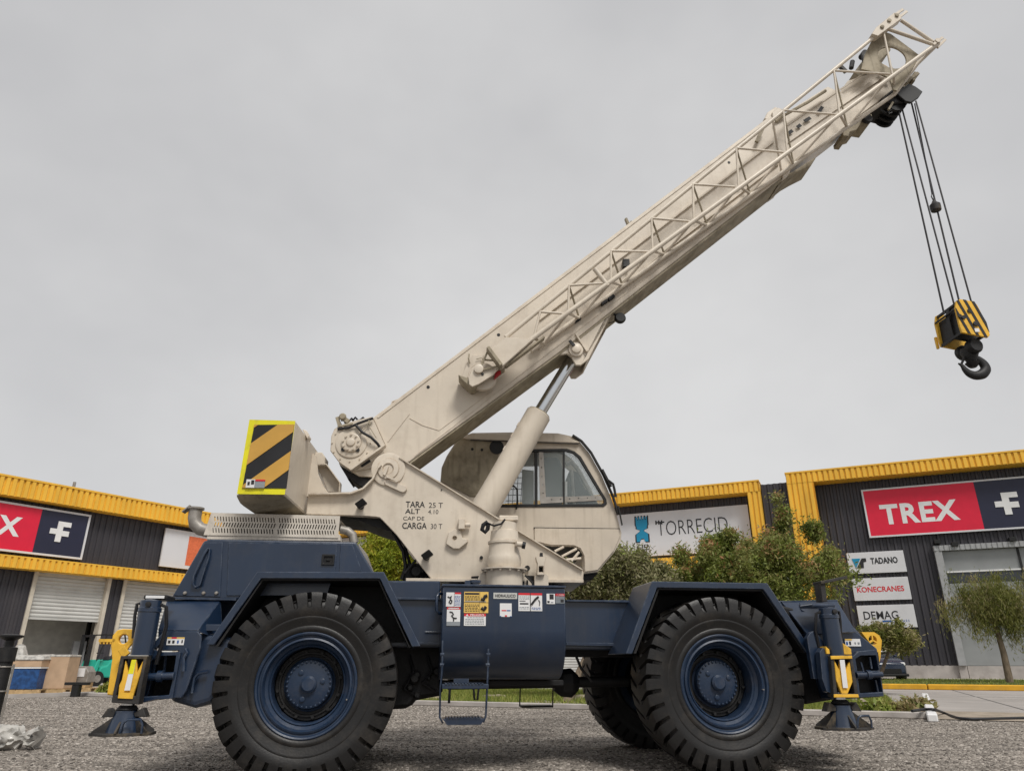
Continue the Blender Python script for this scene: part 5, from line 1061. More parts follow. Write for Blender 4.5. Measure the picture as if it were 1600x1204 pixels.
for k in range(14): t = 2*math.pi*k/14; b.lathe([(.016, 0), (.016, -.02)], (xs_+.21*math.cos(t), yd+.21*math.sin(t), z_(891)), 'z', 6)
tag(b.build('flange_bolts', BEIGE, sd_), kind='stuff')
MB().tube(s(806, 849, yd-.15), s(819, 851, yd-.12), .028, 10).build('port', BEIGE, sd_, smooth=40); MB().tube(s(816, 851, yd-.14), s(821, 852, yd-.14), .035, 12).build('port_cap', BLACK, sd_, smooth=40)
b = MB(); b.path([s(762, 815, yd-.1), s(755, 820, yd-.1), s(753, 827, yd-.1), s(758, 831, yd-.1), s(762, 826, yd-.1), s(763, 818, yd-.1)], .022, 8)
b.build('hose', HOSE, sd_, smooth=60)
MB().path([s(760, 816, yd-.14), s(772, 821, yd-.16), s(783, 818, yd-.14), s(789, 811, yd-.12)], .010, 6).build('hose', HOSE, sd_, smooth=60)
sb('drive_mount', MB().px(S, [(742, 917), (750, 895), (766, 890), (766, 917)], .62, .849), BEIGE, .004)
b = MB().px(S, [(803, 919), (803, 892), (822, 898), (833, 911), (833, 919)], .70, .845); o = sb('swing_lock_mount', b, BEIGE, .004)
MB().px(S, [(802.2, 919), (802.2, 890), (804, 890), (804, 919)], .60, .70).build('gap_strip', LAMP, o)
MB().px(S, [(835, 919), (835, 900), (838, 896), (842, 895), (853, 895), (857, 899), (857, 919)], .68, .848).build('mount_block', BEIGE, o, bevel=.004)
q4 = [(839, 898), (851, 898), (851, 880), (853, 873), (854, 869), (837, 869), (838, 875), (840, 880)]
MB().holepx(S, q4, [[(842, 894), (849, 894), (849, 884), (842, 884)]], .64, .74).build('swing_lock', BEIGE, o, bevel=.004)
MB().px(S, [(843.5, 870), (844, 863), (848, 863), (848.5, 870)], .66, .72).px(S, [(841, 893), (849.5, 893), (849.5, 885), (841, 885)], .741, .75).build('lock_pin', BLACK, o)
MB().path([s(820, 898, .66), s(827, 905, .66), s(832, 911, .66), s(832, 918, .66)], .009, 6).build('cable', HOSE, o)
p0 = s(824, 887, .8); MB().lathe([(.02, 0), (.03, -.04)], (p0[0], YP-.001, p0[2]), 'y', 8).build('fitting', BLACK, o)
# counterweight
cwA = [s(390, 655, .05), s(462, 657, .05), s(445, 773, .05), s(370, 772, .05)]
tl, tr_, br_, bl = cwA
xr2 = s(490, 703, YP)[0]; zr2 = s(490, 703, YP)[2]; xb2 = s(480, 803, YP)[0]; zb2 = s(480, 803, YP)[2]
secs = [[(tl[0], y, tl[2]), (tr_[0], y, tr_[2]), (br_[0], y, br_[2]), (bl[0], y, bl[2])] for y in (.05, 2.55)]
cw = sb('counterweight', MB().loft(secs), BEIGE, .012)
zb9 = min(br_[2], bl[2])-.002
def bsec(y, k): return [(br_[0]-.02, y, zb9), (br_[0]-.08, y, zb9-.02*k), (bl[0]+.20, y, zb9-.06*k), (bl[0]+.08, y, zb9-.075*k), (bl[0]+.0, y, zb9-.06*k), (bl[0]-.025*k, y, zb9-.02*k), (bl[0]-.02*k, y, zb9)]
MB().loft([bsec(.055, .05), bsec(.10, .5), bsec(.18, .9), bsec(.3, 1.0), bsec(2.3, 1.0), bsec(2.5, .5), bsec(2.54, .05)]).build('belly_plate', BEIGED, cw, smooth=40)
# hazard panel with stripes as separate flat plates
def lerp2(a, b_, t): return (a[0]+(b_[0]-a[0])*t, 0, a[2]+(b_[2]-a[2])*t)
def cwp(u, v): q_ = s(u, v, .048); return (q_[0], q_[2])
MB().prism([cwp(390, 655.5), cwp(461.5, 657.5), cwp(445, 772.5), cwp(370.5, 771.5)], .042, .0485).build('tape_border', SYEL, cw)
inn = [cwp(398, 664), cwp(460, 663.5), cwp(448, 763), cwp(379, 762.5)]
MB().prism(inn, .036, .0415).build('hazard_panel', HAZB, cw)
def clip(poly, a, b_, keep):        # clip by the line through a,b
    outp = []
    f = lambda p: ((b_[0]-a[0])*(p[1]-a[1])-(b_[1]-a[1])*(p[0]-a[0]))*keep
    for i in range(len(poly)):
        p, q_ = poly[i], poly[(i+1) % len(poly)]; fp, fq = f(p), f(q_)
        if fp >= 0: outp.append(p)
        if (fp >= 0) != (fq >= 0): t = fp/(fp-fq); outp.append((p[0]+(q_[0]-p[0])*t, p[1]+(q_[1]-p[1])*t))
    return outp
# stripe edges in the photograph: (left point, right point)
E_ = [((398, 669), (404, 664)), ((392, 694), (434, 664)), ((386, 728), (459, 675)), ((380, 700), (380, 700))]
for top_, bot_ in (((None), ((397, 669), (406, 663))), (((393, 693), (436, 663)), ((386, 727), (459, 675))), (((390, 751), (455, 705)), ((405, 768), (449, 736)))):
    poly = inn
    if top_: poly = clip(poly, cwp(*top_[0]), cwp(*top_[1]), -1)
    poly = clip(poly, cwp(*bot_[0]), cwp(*bot_[1]), 1)
    if len(poly) > 2: MB().prism(poly, .030, .0355).build('hazard_stripe', HAZY, cw)
poly = clip(clip(inn, cwp(376, 761), cwp(393, 749), -1), cwp(380, 766), cwp(405, 749), 1)
x0, x1, z0, z1 = rectpx(S, rq(385, 749, 414, 762), .03)
o = MB().box(x0, x1, .022, .0295, z0, z1).build('decal', INKG, cw); MB().box(x0+.48*(x1-x0), x1, .018, .0215, z0+.8*(z1-z0), z1).build('print', INKR, o); MB().box(x0, x0+.46*(x1-x0), .018, .0215, z0, z1).build('print', WHITE, o); MB().box(x0+.08*(x1-x0), x0+.2*(x1-x0), .015, .0175, z0+.3*(z1-z0), z0+.7*(z1-z0)).box(x0+.27*(x1-x0), x0+.43*(x1-x0), .015, .0175, z0+.4*(z1-z0), z0+.9*(z1-z0)).build('print', INK, o)
# deck behind the counterweight: bracket, curved guard, box
sb('counterweight_bracket', MB().px(S, [(486, 706), (494, 712), (497, 740), (505, 758), (513, 770), (478, 776), (480, 730)], .92, .96), BEIGE, .004)
sb('hoist_guard', MB().px(S, [(496, 730), (512, 727), (531, 754), (530, 769), (512, 768), (505, 750)], 1.15, 1.18), BEIGE, .004)
b = MB(); P = [s(u, v, 1.1) for u, v in [(494, 728), (511, 726.5), (532, 755), (531, 770)]]
for k in range(3): b.bar(P[k], P[k+1], .10, .012)
sb('hoist_guard_edge', b, BEIGE, .002)
sb('counterweight_pin_box', MB().px(S, [(490, 706), (503, 706), (508, 714), (507, 727), (492, 727)], 1.05, 1.25), BEIGE, .008)
sb('counterweight_hook', MB().px(S, [(472, 670), (479, 672), (483, 681), (480, 686)], .5, .62), BEIGE, .006)

# ---- boom
YB = 1.05
def bx2(u, v): q_ = s(u, v, YB); return (q_[0], q_[2])
boom = sb('boom', MB().prism([bx2(582, 652.5), bx2(1215, 172), bx2(1232, 268), bx2(1222, 277), bx2(875, 549), bx2(639, 721.5), bx2(560, 735), bx2(548, 736), bx2(602, 697)], YB, YB+.50), BEIGE, .012, seg=2)
# weld seams and top lip along the near side
b = MB(); b.bar(s(590, 652, YB-.004), s(1210, 181, YB-.004), .012, .02); b.bar(s(648, 712, YB-.003), s(1215, 276, YB-.003), .006, .008); b.build('weld_seam', BEIGE, boom)
MB().bar(s(606, 690, YB-.004), s(640, 646, YB-.004), .006, .006).path([s(640, 653, YB-.003), s(660, 664, YB-.003), s(686, 672, YB-.003), s(770, 610, YB-.003)], .004, 4).build('weld_seam', BEIGE, boom)
for u, v in ((669, 604.5), (779, 523), (1139, 254)):
    p0 = s(u, v, YB); MB().lathe([(.02, 0), (.02, -.004)], (p0[0], YB, p0[2]), 'y', 12).build('drain_hole', BLACK, boom)
# slot on the underside
a_ = Vector(s(655, 712, YB)); d_ = (Vector(s(860, 557, YB))-a_).normalized(); n_ = Vector((d_.z, 0, -d_.x))
base = Vector((bx2(639, 721.5)[0], 0, bx2(639, 721.5)[1]))+d_*.30
MB().slab([tuple(base+n_*.006+Vector((0, YB+.20, 0))-d_*.10), tuple(base+n_*.006+Vector((0, YB+.20, 0))+d_*.06), tuple(base+n_*.006+Vector((0, YB+.28, 0))+d_*.10), tuple(base+n_*.006+Vector((0, YB+.28, 0))-d_*.06)], tuple(-n_*.004)).build('access_slot', BLACK, boom)
# tail with hoist gear
tail = sb('boom_tail', MB().prism([bx2(*p) for p in [(517.5, 706), (519, 683), (524, 672), (530, 668), (545, 662), (566, 657), (582, 653), (602, 697), (548, 736), (531, 724)]], YB-.06, YB+.0), BEIGE, .006)
MB().prism([bx2(*p) for p in [(517.5, 706), (519, 683), (524, 672), (530, 668), (545, 662), (566, 657), (582, 653), (602, 697), (548, 736), (531, 724)]], YB+.5, YB+.55).build('tail_plate', BEIGE, tail, bevel=.006)
MB().lathe([(.20, 0), (.20, .5)], (bx2(550, 692)[0], YB, bx2(550, 692)[1]), 'y', 24).build('hoist_drum', DUST, tail, smooth=40)
b = MB(); b.bar(s(548, 735, YB-.09), s(602, 696, YB-.09), .09, .022); b.build('tail_flange', BEIGE, tail, bevel=.002)
p0 = s(549, 692, YB-.06)
MB().lathe([(.175, 0), (.175, -.012), (.165, -.016), (.115, -.016), (.11, -.035), (.10, -.04), (.05, -.04), (.045, -.055), (.03, -.06), (.002, -.06)], (p0[0], YB-.06, p0[2]), 'y', 36).build('hoist_hub', BEIGE, tail, smooth=25)
b = MB()
for k in range(9): t = 2*math.pi*k/9+.2; b.lathe([(.013, 0), (.013, -.018)], (p0[0]+.088*math.cos(t), YB-.10, p0[2]+.088*math.sin(t)), 'y', 6)
for k in range(12): t = 2*math.pi*k/12; b.lathe([(.009, 0), (.009, -.012)], (p0[0]+.215*math.cos(t), YB-.06, p0[2]+.215*math.sin(t)), 'y', 6)
tag(b.build('bolts', BEIGE, tail), kind='stuff')
for u, v in ((536, 702), (559, 703)): q_ = s(u, v, YB-.08); MB().lathe([(.022, 0), (.022, -.012)], (q_[0], YB-.078, q_[2]), 'y', 12).build('plug', BLACK, tail)
MB().prism([bx2(*p) for p in [(563, 728), (577, 718), (581, 723), (567, 732)]], YB-.065, YB-.061).build('tail_opening', BLACK, tail)
sb('boom_foot', MB().prism([bx2(*p) for p in [(548, 735), (602, 697), (640, 722), (640, 745), (606, 752), (584, 745), (560, 743)]], YB+.02, YB+.48), BEIGE, .006)
sb('hoist_motor', MB().prism([bx2(*p) for p in [(529, 724), (549, 737), (572, 744), (584, 745), (577, 757), (566, 760), (556, 754), (545, 745), (543, 748), (540, 742)]], YB+.05, YB+.45), GREASE_SHADE, .006)
b = MB(); rr = random.Random(12)
for k in range(7):
    p0 = Vector(s(528+k*6, 660+rr.uniform(-3, 6)-k*.4, YB-.05+rr.uniform(0, .2))); p1 = Vector(s(534+k*6, 668-k*1.5+rr.uniform(-8, 3), YB-.05+rr.uniform(0, .2))); b.path([p0, (p0+p1)/2+Vector((0, 0, .03)), p1], .012, 6)
b.path([s(528, 670, .98), s(545, 668, .95), s(560, 661, .95), s(583, 653, .95)], .015, 7); b.path([s(556, 664, .95), s(566, 675, .93), s(580, 683, .93), s(590, 693, .95), s(594, 699, 1.0)], .016, 7)
sb('hoist_hoses', b, HOSE, 0, 60)
b = MB(); b.bar(s(527, 652, 1.0), s(531, 666, 1.0), .05, .04).bar(s(531, 650, 1.0), s(545, 659, 1.0), .05, .05).bar(s(528, 667, 1.0), s(552, 662, 1.0), .05, .02).lathe([(.03, 0), (.045, -.03), (.03, -.05)], s(536, 652, 1.0), 'y', 10).bar(s(562, 678, .96), s(578, 660, .96), .006, .01).bar(s(578, 668, .96), s(588, 684, .96), .008, .008).bar(s(576, 655, .95), s(578, 663, .95), .02, .02)
sb('hoist_valve', b, BEIGED, .002)
MB().bar(s(588, 684, YB-.02), s(598, 696, YB-.02), .03, .035).build('cable_clamp', BLACK, tail)
for u, v in ((612, 625), (945, 379)):
    p0 = Vector(s(u, v, YB+.05))+Vector((.06, 0, -.05)); MB().path([p0+Vector((-.06, 0, -.02)), p0+Vector((-.05, 0, .03)), p0+Vector((.02, 0, .06)), p0+Vector((.05, 0, .05))], .012, 6).build('rope_guide', BEIGE, boom, smooth=60)
p0 = Vector(s(984, 350, YB+.1)); MB().bar(p0+Vector((.0, 0, -.08)), p0+Vector((-.05, 0, .08)), .05, .03).bar(p0+Vector((-.03, 0, -.05)), p0+Vector((.02, 0, .03)), .06, .02).build('cable_post', BEIGED, boom)
for p_, q_ in ((s(842, 500, YB-.015), s(1208, 222, YB-.015)), (s(842, 545, YB-.015), s(1216, 256, YB-.015))):
    MB().bar(p_, q_, .03, .022).build('side_line', BEIGE, boom, bevel=.002)  # bars stand in for dark lines: section groove and the jib's shadow
# end collar of the outer section
sb('boom_collar', MB().prism([bx2(*p) for p in [(1205, 178), (1214, 170), (1220, 172), (1236, 262), (1232, 273), (1222, 280)]], YB-.03, YB+.54), BEIGE, .008)
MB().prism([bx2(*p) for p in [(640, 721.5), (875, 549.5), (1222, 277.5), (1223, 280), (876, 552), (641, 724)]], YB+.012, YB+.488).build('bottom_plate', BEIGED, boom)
sb('collar_box', MB().prism([bx2(*p) for p in [(1195, 184), (1200, 174), (1213, 165), (1221, 172), (1205, 186)]], YB+.02, YB+.3), BEIGE, .008)
sb('boom_wear_pad', MB().prism([bx2(*p) for p in [(1219, 285), (1224, 270), (1243, 262), (1262, 250), (1280, 239), (1272, 252), (1252, 262), (1238, 270)]], YB+.08, YB+.42), BEIGED, .008)
# telescoping sections
sb('second_boom_section', MB().prism([bx2(*p) for p in [(1208, 186), (1296, 131), (1322, 143), (1388, 116), (1394, 140), (1240, 258)]], YB+.05, YB+.45), BEIGE, .008)
sb('third_boom_section', MB().prism([bx2(*p) for p in [(1300, 160), (1330, 118), (1400, 96), (1422, 128), (1368, 158)]], YB+.10, YB+.40), BEIGE, .006)
b = MB(); b.bar(s(1212, 208, YB+.045), s(1375, 98, YB+.045), .014, .02); b.bar(s(1222, 226, YB+.035), s(1380, 118, YB+.035), .02, .06)
sb('section_flange', b, BEIGE, 0)
# partly hidden black lettering on the second section
for u0_, v0_, u1_, v1_ in ((1206, 226, 1220, 216), (1231, 209, 1238, 204), (1246, 199, 1251, 195), (1257, 189.5, 1266, 184), (1279, 176, 1285, 167)):
    sb('boom_lettering', MB().bar(s(u0_, v0_, YB+.02), s(u1_, v1_, YB+.02), .01, .05), INK, 0)
# boom head
sb('boom_head', MB().px(S, [(1376, 156), (1398, 136), (1420, 133), (1432, 143), (1426, 152), (1410, 160), (1396, 161)], YB+.02, YB+.48), BLACK, .02)
sb('boom_head_cheek', MB().px(S, [(1401, 146), (1420, 130), (1431, 135), (1442, 143), (1436, 152), (1424, 160), (1415, 158)], YB-.03, YB+.015), LAMP, .008)
sb('boom_head_cheek', MB().px(S, [(1401, 146), (1420, 130), (1431, 135), (1442, 143), (1436, 152), (1424, 160), (1415, 158)], YB+.485, YB+.53), LAMP, .008)
p0 = s(1402, 160, YB+.0)
for k in range(4): sb('head_sheave', MB().lathe([(.15, -.02), (.13, 0), (.15, .02)], (p0[0]+.03, YB+.08+k*.11, p0[2]+.06), 'y', 24), LAMP, 0, 40)
sb('nose_bracket', MB().bar(s(1412, 132, YB+.1), s(1432, 118, YB+.1), .12, .05).bar(s(1425, 130, YB+.1), s(1428, 116, YB+.1), .1, .04).bar(s(1395, 160, YB-.03), s(1388, 172, YB-.03), .03, .03), BEIGED, .004)
sb('head_wiring', MB().path([s(1376, 171, YB), s(1385, 176, YB), s(1393, 172, YB)], .008, 5).path([s(1388, 172, YB), s(1389, 178, YB), s(1394, 176, YB)], .012, 5), HOSE, 0)
sb('telescope_sheave_bracket', MB().px(S, [(1317, 206), (1340, 192), (1350, 184), (1362, 178), (1364, 186), (1358, 194), (1346, 192), (1338, 203), (1328, 206), (1326, 213), (1318, 212)], YB+.1, YB+.4), BEIGED, .006)
p0 = s(1355, 186, YB+.05); sb('telescope_sheave', MB().lathe([(.07, -.03), (.07, .03)], (p0[0], YB+.05, p0[2]), 'y', 16), BLACK, .004)
sb('upper_deflector', MB().px(S, [(1335, 112), (1350, 92), (1362, 74), (1388, 62), (1392, 78), (1376, 94), (1362, 108), (1345, 124)], YB+.12, YB+.36), BEIGED, .006)
b = MB(); b.tube(s(1330, 107, 1.2), s(1332, 96, 1.2), .035, 10).tube(s(1346, 90, 1.2), s(1352, 82, 1.2), .05, 10).bar(s(1348, 84, 1.1), s(1352, 105, 1.1), .04, .05).bar(s(1312, 103, 1.1), s(1322, 113, 1.1), .05, .05)
sb('top_rollers', b, BLACK, .003)
sb('dead_end_bracket', MB().bar(s(1372, 100, .98), s(1396, 114, .98), .04, .05), HAZY, .002)
# ---- lift cylinder
cb0 = s(758, 792, 1.3); ce = s(842, 646, 1.3); ax_ = (Vector(ce)-Vector(cb0)).normalized()
rad = .155
lc = sb('lift_cylinder', MB().tube(tuple(Vector(cb0)-ax_*.25), ce, rad, 40), BEIGE, .012, 40)
MB().tube(ce, tuple(Vector(ce)+ax_*.012), rad*.9, 32).build('gland_ring', BEIGED, lc, smooth=40)
re = Vector(s(897, 556, 1.3)); MB().tube(tuple(Vector(ce)+ax_*.01), tuple(re), .078, 28).build('piston_rod', CHROME, lc, smooth=40)
MB().path([tuple(Vector(cb0)+Vector((-rad*.95, -.02, .02))+ax_*.05), tuple(Vector(ce)+Vector((-rad*1.02, -.02, -.06))-ax_*.1), tuple(Vector(ce)+Vector((-rad*.85, -.03, -.05)))], .02, 8).build('cylinder_pipe', BEIGE, lc, smooth=60)
b = MB()
for k, t in enumerate((.60, .74, .86)):
    q_ = Vector(cb0).lerp(Vector(ce), t)+Vector((-rad*.98, -.02, .0)); b.bar(tuple(q_-ax_*.03), tuple(q_+ax_*.03), .06, .05)
b.build('pipe_clamp', BEIGE, lc, bevel=.004)
# cylinder head bracket under the boom
for y_ in (YB+.02, YB+.44):
    o = sb('lift_bracket', MB().prism([(lambda q_: (q_[0], q_[2]))(s(u, v, YB)) for u, v in [(868, 552), (877, 545), (960, 480), (953, 483), (950, 500), (930, 540), (920, 560), (908, 569), (900, 569), (893, 556), (886, 551), (874, 553)]], y_, y_+.04), BEIGE, .004)
o = sb('bracket_web', MB().slab([s(952, 486, YB+.05), s(918, 563, YB+.05), (s(918, 563, YB+.05)[0], YB+.45, s(918, 563, YB+.05)[2]), (s(952, 486, YB+.05)[0], YB+.45, s(952, 486, YB+.05)[2])], (-.012, 0, 0)), BEIGE, 0)
sb('bracket_flange', MB().bar(s(899, 522, YB), s(917, 550, YB), .05, .02), BEIGE, .002)
p0 = s(900, 546, YB); o = sb('rod_pin', MB().lathe([(.09, .03), (.09, -.01), (.06, -.015), (.055, -.04), (.03, -.05), (.002, -.05)], (p0[0], YB, p0[2]), 'y', 20), BEIGE, 0, 40)
MB().bar((p0[0]-.08, YB-.04, p0[2]+.10), (p0[0]-.03, YB-.05, p0[2]+.03), .02, .035).build('pin_keeper', BLACK, o)
p0 = s(969, 496.5, 1.15); o = sb('boom_light', MB().lathe([(.02, -.03), (.06, -.03), (.075, .0), (.07, .03), (.03, .05)], (p0[0], 1.15, p0[2]), 'y', 16), LAMP, 0, 50)
MB().tube((p0[0], 1.15, p0[2]), s(958, 490, 1.15), .014, 6).path([s(951, 505, 1.15), s(958, 503, 1.15), s(962, 498, 1.15)], .006, 5).build('lamp_arm', LAMP, o)

# ---- stowed lattice jib on the near side of the boom
YJ = .76
up = [(790, 527), (844, 487), (889, 446), (954.6, 392), (1018, 341), (1082.5, 288), (1150.5, 231.5), (1224, 172.5), (1303, 110.5), (1364, 55)]
up_end = (1404, 27)
lo = [(785, 563), (834, 528), (888, 489), (954.5, 441), (1019.5, 392), (1084, 345), (1154, 291), (1230, 237), (1311.5, 178), (1396, 115)]
lo_end = (1466, 67)
jib = sb('lattice_jib', MB().tube(s(*lo[0], YJ), s(*lo_end, YJ), .032, 10), BEIGE, 0, 50)
MB().tube(s(*up[0], YJ+.02), s(*up_end, YJ+.02), .028, 10).build('upper_chord', BEIGE, jib, smooth=50)
YF = 1.0
far = [(850, 536), (905, 497), (972, 445), (1038, 397), (1105, 352), (1172, 303), (1240, 257), (1324, 199), (1398, 147)]
MB().path([s(830, 548, YF), s(1240, 257, YF), s(1398, 147, YF), s(1433, 100, YF-.1), s(1466, 68, YJ+.02)], .03, 8).build('lower_far_chord', BEIGE, jib, smooth=50)
for i in range(len(up)-1):
    if 1 <= i: MB().tube(s(*up[i], YJ), s(lo[i][0], lo[i][1], YJ), .0155, 8).build('brace', BEIGE, jib, smooth=50)
    if i+1 < len(lo) and i >= 1: MB().tube(s(*up[i], YJ), s(lo[i+1][0]-6, lo[i+1][1]+1, YJ), .0155, 8).build('brace', BEIGE, jib, smooth=50)
MB().tube(s(1380, 48, YJ), s(1394, 116, YJ), .0155, 8).build('brace', BEIGE, jib, smooth=50)
MB().tube(s(929, 420, YJ), s(950, 447, YJ), .032, 8).build('brace', BEIGE, jib, smooth=50)
MB().tube(s(1386, 45, YJ), s(1456, 69, YJ), .026, 8).build('brace', BEIGE, jib, smooth=50)
MB().tube(s(1408, 32, YJ), s(1458, 66, YJ), .026, 8).build('brace', BEIGE, jib, smooth=50)
for i in range(1, len(lo)):
    f0 = far[i-1] if i-1 < len(far) else None
    if f0: MB().tube(s(*lo[i], YJ), s(*f0, YF), .019, 7).build('brace', BEIGE, jib, smooth=50)
    if f0 and i+1 < len(lo): MB().tube(s(*f0, YF), s(*lo[i+1], YJ), .016, 7).build('brace', BEIGE, jib, smooth=50)
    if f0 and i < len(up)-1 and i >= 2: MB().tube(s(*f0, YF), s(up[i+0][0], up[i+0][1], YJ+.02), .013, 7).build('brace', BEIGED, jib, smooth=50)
# end plates and lugs
MB().px(S, [(1362, 53), (1369, 43), (1397, 20), (1406, 20), (1409, 29), (1372, 56)], YJ-.05, YJ+.06).build('end_plate', BEIGE, jib, bevel=.004)
for u, v in ((1378, 43), (1389, 33), (1401, 25)): p0 = s(u, v, YJ-.05); MB().lathe([(.03, 0), (.03, -.02), (.012, -.022)], (p0[0], YJ-.05, p0[2]), 'y', 10).build('pin', BEIGED, jib)
b = MB(); b.bar(s(1399, 23, YJ-.05), s(1411, 15, YJ-.05), .02, .04).bar(s(1404, 28, YJ+.06), s(1417, 18, YJ+.06), .02, .04).bar(s(1458, 70, YJ-.04), s(1473, 59, YJ-.04), .02, .04).bar(s(1464, 75, YJ+.06), s(1477, 62, YJ+.06), .02, .04).lathe([(.04, -.06), (.04, .09)], s(1462, 68, YJ), 'y', 12); b.build('end_fork', BEIGE, jib, bevel=.002)['kind'] = 'stuff'
cc_ = [(1348, 104), (1352, 86), (1364, 60), (1378, 50), (1392, 52), (1420, 76), (1438, 88), (1428, 106), (1400, 140), (1396, 112), (1380, 112)]
hc = s(1394, 90, YJ+.12); P = [(lambda q_: (q_[0], q_[2]))(s(u, v, YJ+.12)) for u, v in [(1346, 108), (1352, 84), (1366, 56), (1380, 49), (1392, 53), (1436, 86), (1432, 98), (1402, 142), (1396, 140), (1390, 122), (1372, 114)]]
MB().hole(P, [circ(hc[0], hc[2], .215, 28)], YJ+.12, YJ+.145).build('head_plate', BEIGED, jib, bevel=.002)
# base of the jib: box plate, hinge, pivot sheave
MB().px(S, [(763, 547), (790, 526), (834, 529), (786, 571), (780, 573)], YJ-.04, YJ+.06).build('base_plate', BEIGE, jib, bevel=.006)
MB().bar(s(762, 545, YJ-.05), s(783, 573, YJ-.05), .14, .04).build('hinge_tube', BEIGED, jib, bevel=.004)
MB().bar(s(790, 573, YJ+.05), s(850, 528, YJ+.05), .10, .02).build('base_web', BEIGED, jib)
b = MB(); b.bar(s(761, 551, YJ-.02), s(750, 576, YJ-.02), .02, .022).bar(s(750, 578, YJ-.02), s(780, 572, YJ-.02), .02, .022).bar(s(757, 562, YJ), s(772, 563, YJ), .02, .016); b.build('stay', BEIGED, jib)
hook_ = sb('jib_stow_bracket', MB().px(S, [(716, 585), (722, 593), (736, 605), (742, 604), (790, 569), (780, 575), (748, 583), (730, 590)], .80, 1.04), BEIGED, .004)
MB().px(S, [(732, 590), (736, 578), (744, 573), (758, 579), (780, 574), (770, 586), (748, 600), (738, 604), (733, 600)], .76, .79).build('stow_plate', BEIGE, hook_, bevel=.004)
MB().px(S, [(722, 588), (732, 562), (738, 555), (756, 554), (750, 572), (728, 592)], 1.0, 1.04).build('stow_back_plate', BEIGE, hook_, bevel=.004)
p0 = s(748, 577, .76); MB().lathe([(.055, .0), (.055, -.03), (.04, -.035), (.002, -.035)], (p0[0], .76, p0[2]), 'y', 18).build('pivot_boss', BEIGE, hook_, smooth=40)
p0 = s(754, 588, .88); MB().lathe([(.17, -.03), (.145, 0), (.17, .03)], (p0[0], .9, p0[2]), 'y', 30).build('guide_sheave', BEIGE, hook_, smooth=40)
p0 = s(754, 584, .75); MB().lathe([(.016, 0), (.016, -.01)], (p0[0], .76, p0[2]), 'y', 10).build('bolt', BLACK, hook_)
MB().px(S, [(774, 581), (782, 578), (783, 583), (772, 592)], .83, .86).build('red_marker', mat('marker_red', (.33, .012, .015), .5), hook_)
MB().path([s(733, 553, .98), s(732, 560, .97), s(734, 568, .98)], .010, 5).path([s(744, 561, .98), s(752, 559, .98), s(758, 562, .9)], .005, 5).build('cable', BEIGED, hook_)
b = MB()
for u, v in ((897, 502), (939, 475), (950, 468)): b.bar(s(u, v, YB-.04), s(u+9, v-6, YB-.04), .06, .05)
sb('jib_side_bracket', b, GREASE_SHADE, .003)
b = MB()
for i in range(3, 8):
    f0 = far[i-1]; b.bar(s(f0[0]-3, f0[1]+2, YF+.02), s(f0[0]+9, f0[1]-9, YF+.02), .06, .04)
sb('jib_support', b, BEIGED, .003)
b = MB(); b.box(*sorted((s(973, 410, 1.0)[0], s(983, 410, 1.0)[0])), .97, 1.05, s(975, 418, 1.0)[2], s(975, 406, 1.0)[2]); sb('limit_switch', b, LAMP, .004)
b = MB(); b.path([s(1212, 190, 1.0), s(1222, 182, .98), s(1240, 172, .98), s(1262, 160, 1.0), s(1290, 142, 1.0)], .022, 6).bar(s(1182, 222, .98), s(1192, 200, .98), .03, .05)
sb('cable_reel_line', b, BEIGED, 0)

# ---- cab
YC0, YC1 = 1.82, 2.66
cab_out = [(688, 752), (690, 730), (698, 712), (712, 690), (722, 681), (738, 676), (800, 675), (872, 676.5), (893, 681), (906, 690), (921, 708), (940, 742), (954, 775), (963, 802), (971, 832), (970, 845), (960, 862), (934, 893), (912, 896), (912, 868), (906, 858), (896, 853.5), (862, 853), (830, 846), (740, 830), (700, 800)]
win = [(772, 792), (772, 760), (812, 705), (816, 702), (885, 701), (897, 705), (907, 713), (947, 780), (948, 787), (943, 791)]
r2 = lambda pts, y: [(lambda q_: (q_[0], q_[2]))(s(u, v, y)) for u, v in pts]
co_ = r2(cab_out, YC0); wi_ = r2(win, YC0)
cab = sb('cab', MB().hole(co_, [wi_], YC0, YC0+.035), BEIGEC, .004)
# far side wall shares the outline, with its own opening
def shrink(P, k):
    cx = sum(p[0] for p in P)/len(P); cz = sum(p[1] for p in P)/len(P); return [(cx+(p[0]-cx)*k, cz+(p[1]-cz)*k) for p in P]
MB().hole(co_, [wi_], YC1-.035, YC1).build('far_wall', BEIGEC, cab)
# wrap-around skin: rear, roof, nose (front screens are glass)
def skin(i0, i1, name, m, y0=YC0+.036, y1=YC1-.036, th=.02):
    b = MB()
    for i in range(i0, i1):
        a, b_ = co_[i], co_[(i+1) % len(co_)]; d2 = Vector((b_[0]-a[0], b_[1]-a[1])).normalized(); n2 = Vector((d2.y, -d2.x))*-1
        cx = sum(p[0] for p in co_)/len(co_); cz = sum(p[1] for p in co_)/len(co_)
        n2 = Vector((cx-a[0], cz-a[1])).normalized()*th
        b.add([(a[0], y0, a[1]), (b_[0], y0, b_[1]), (b_[0], y1, b_[1]), (a[0], y1, a[1]), (a[0]+n2.x, y0, a[1]+n2.y), (b_[0]+n2.x, y0, b_[1]+n2.y), (b_[0]+n2.x, y1, b_[1]+n2.y), (a[0]+n2.x, y1, a[1]+n2.y)], [(0, 1, 2, 3), (4, 7, 6, 5), (0, 4, 5, 1), (3, 2, 6, 7), (0, 3, 7, 4), (1, 5, 6, 2)])
    return b.build(name, m, cab, smooth=40)
skin(0, 4, 'rear_skin', BEIGED); skin(4, 8, 'roof_skin', BEIGEC); skin(8, 13, 'windscreen', GLASS); skin(13, 19, 'nose_skin', BEIGEC); skin(19, 26, 'floor_skin', GREASE_SHADE)
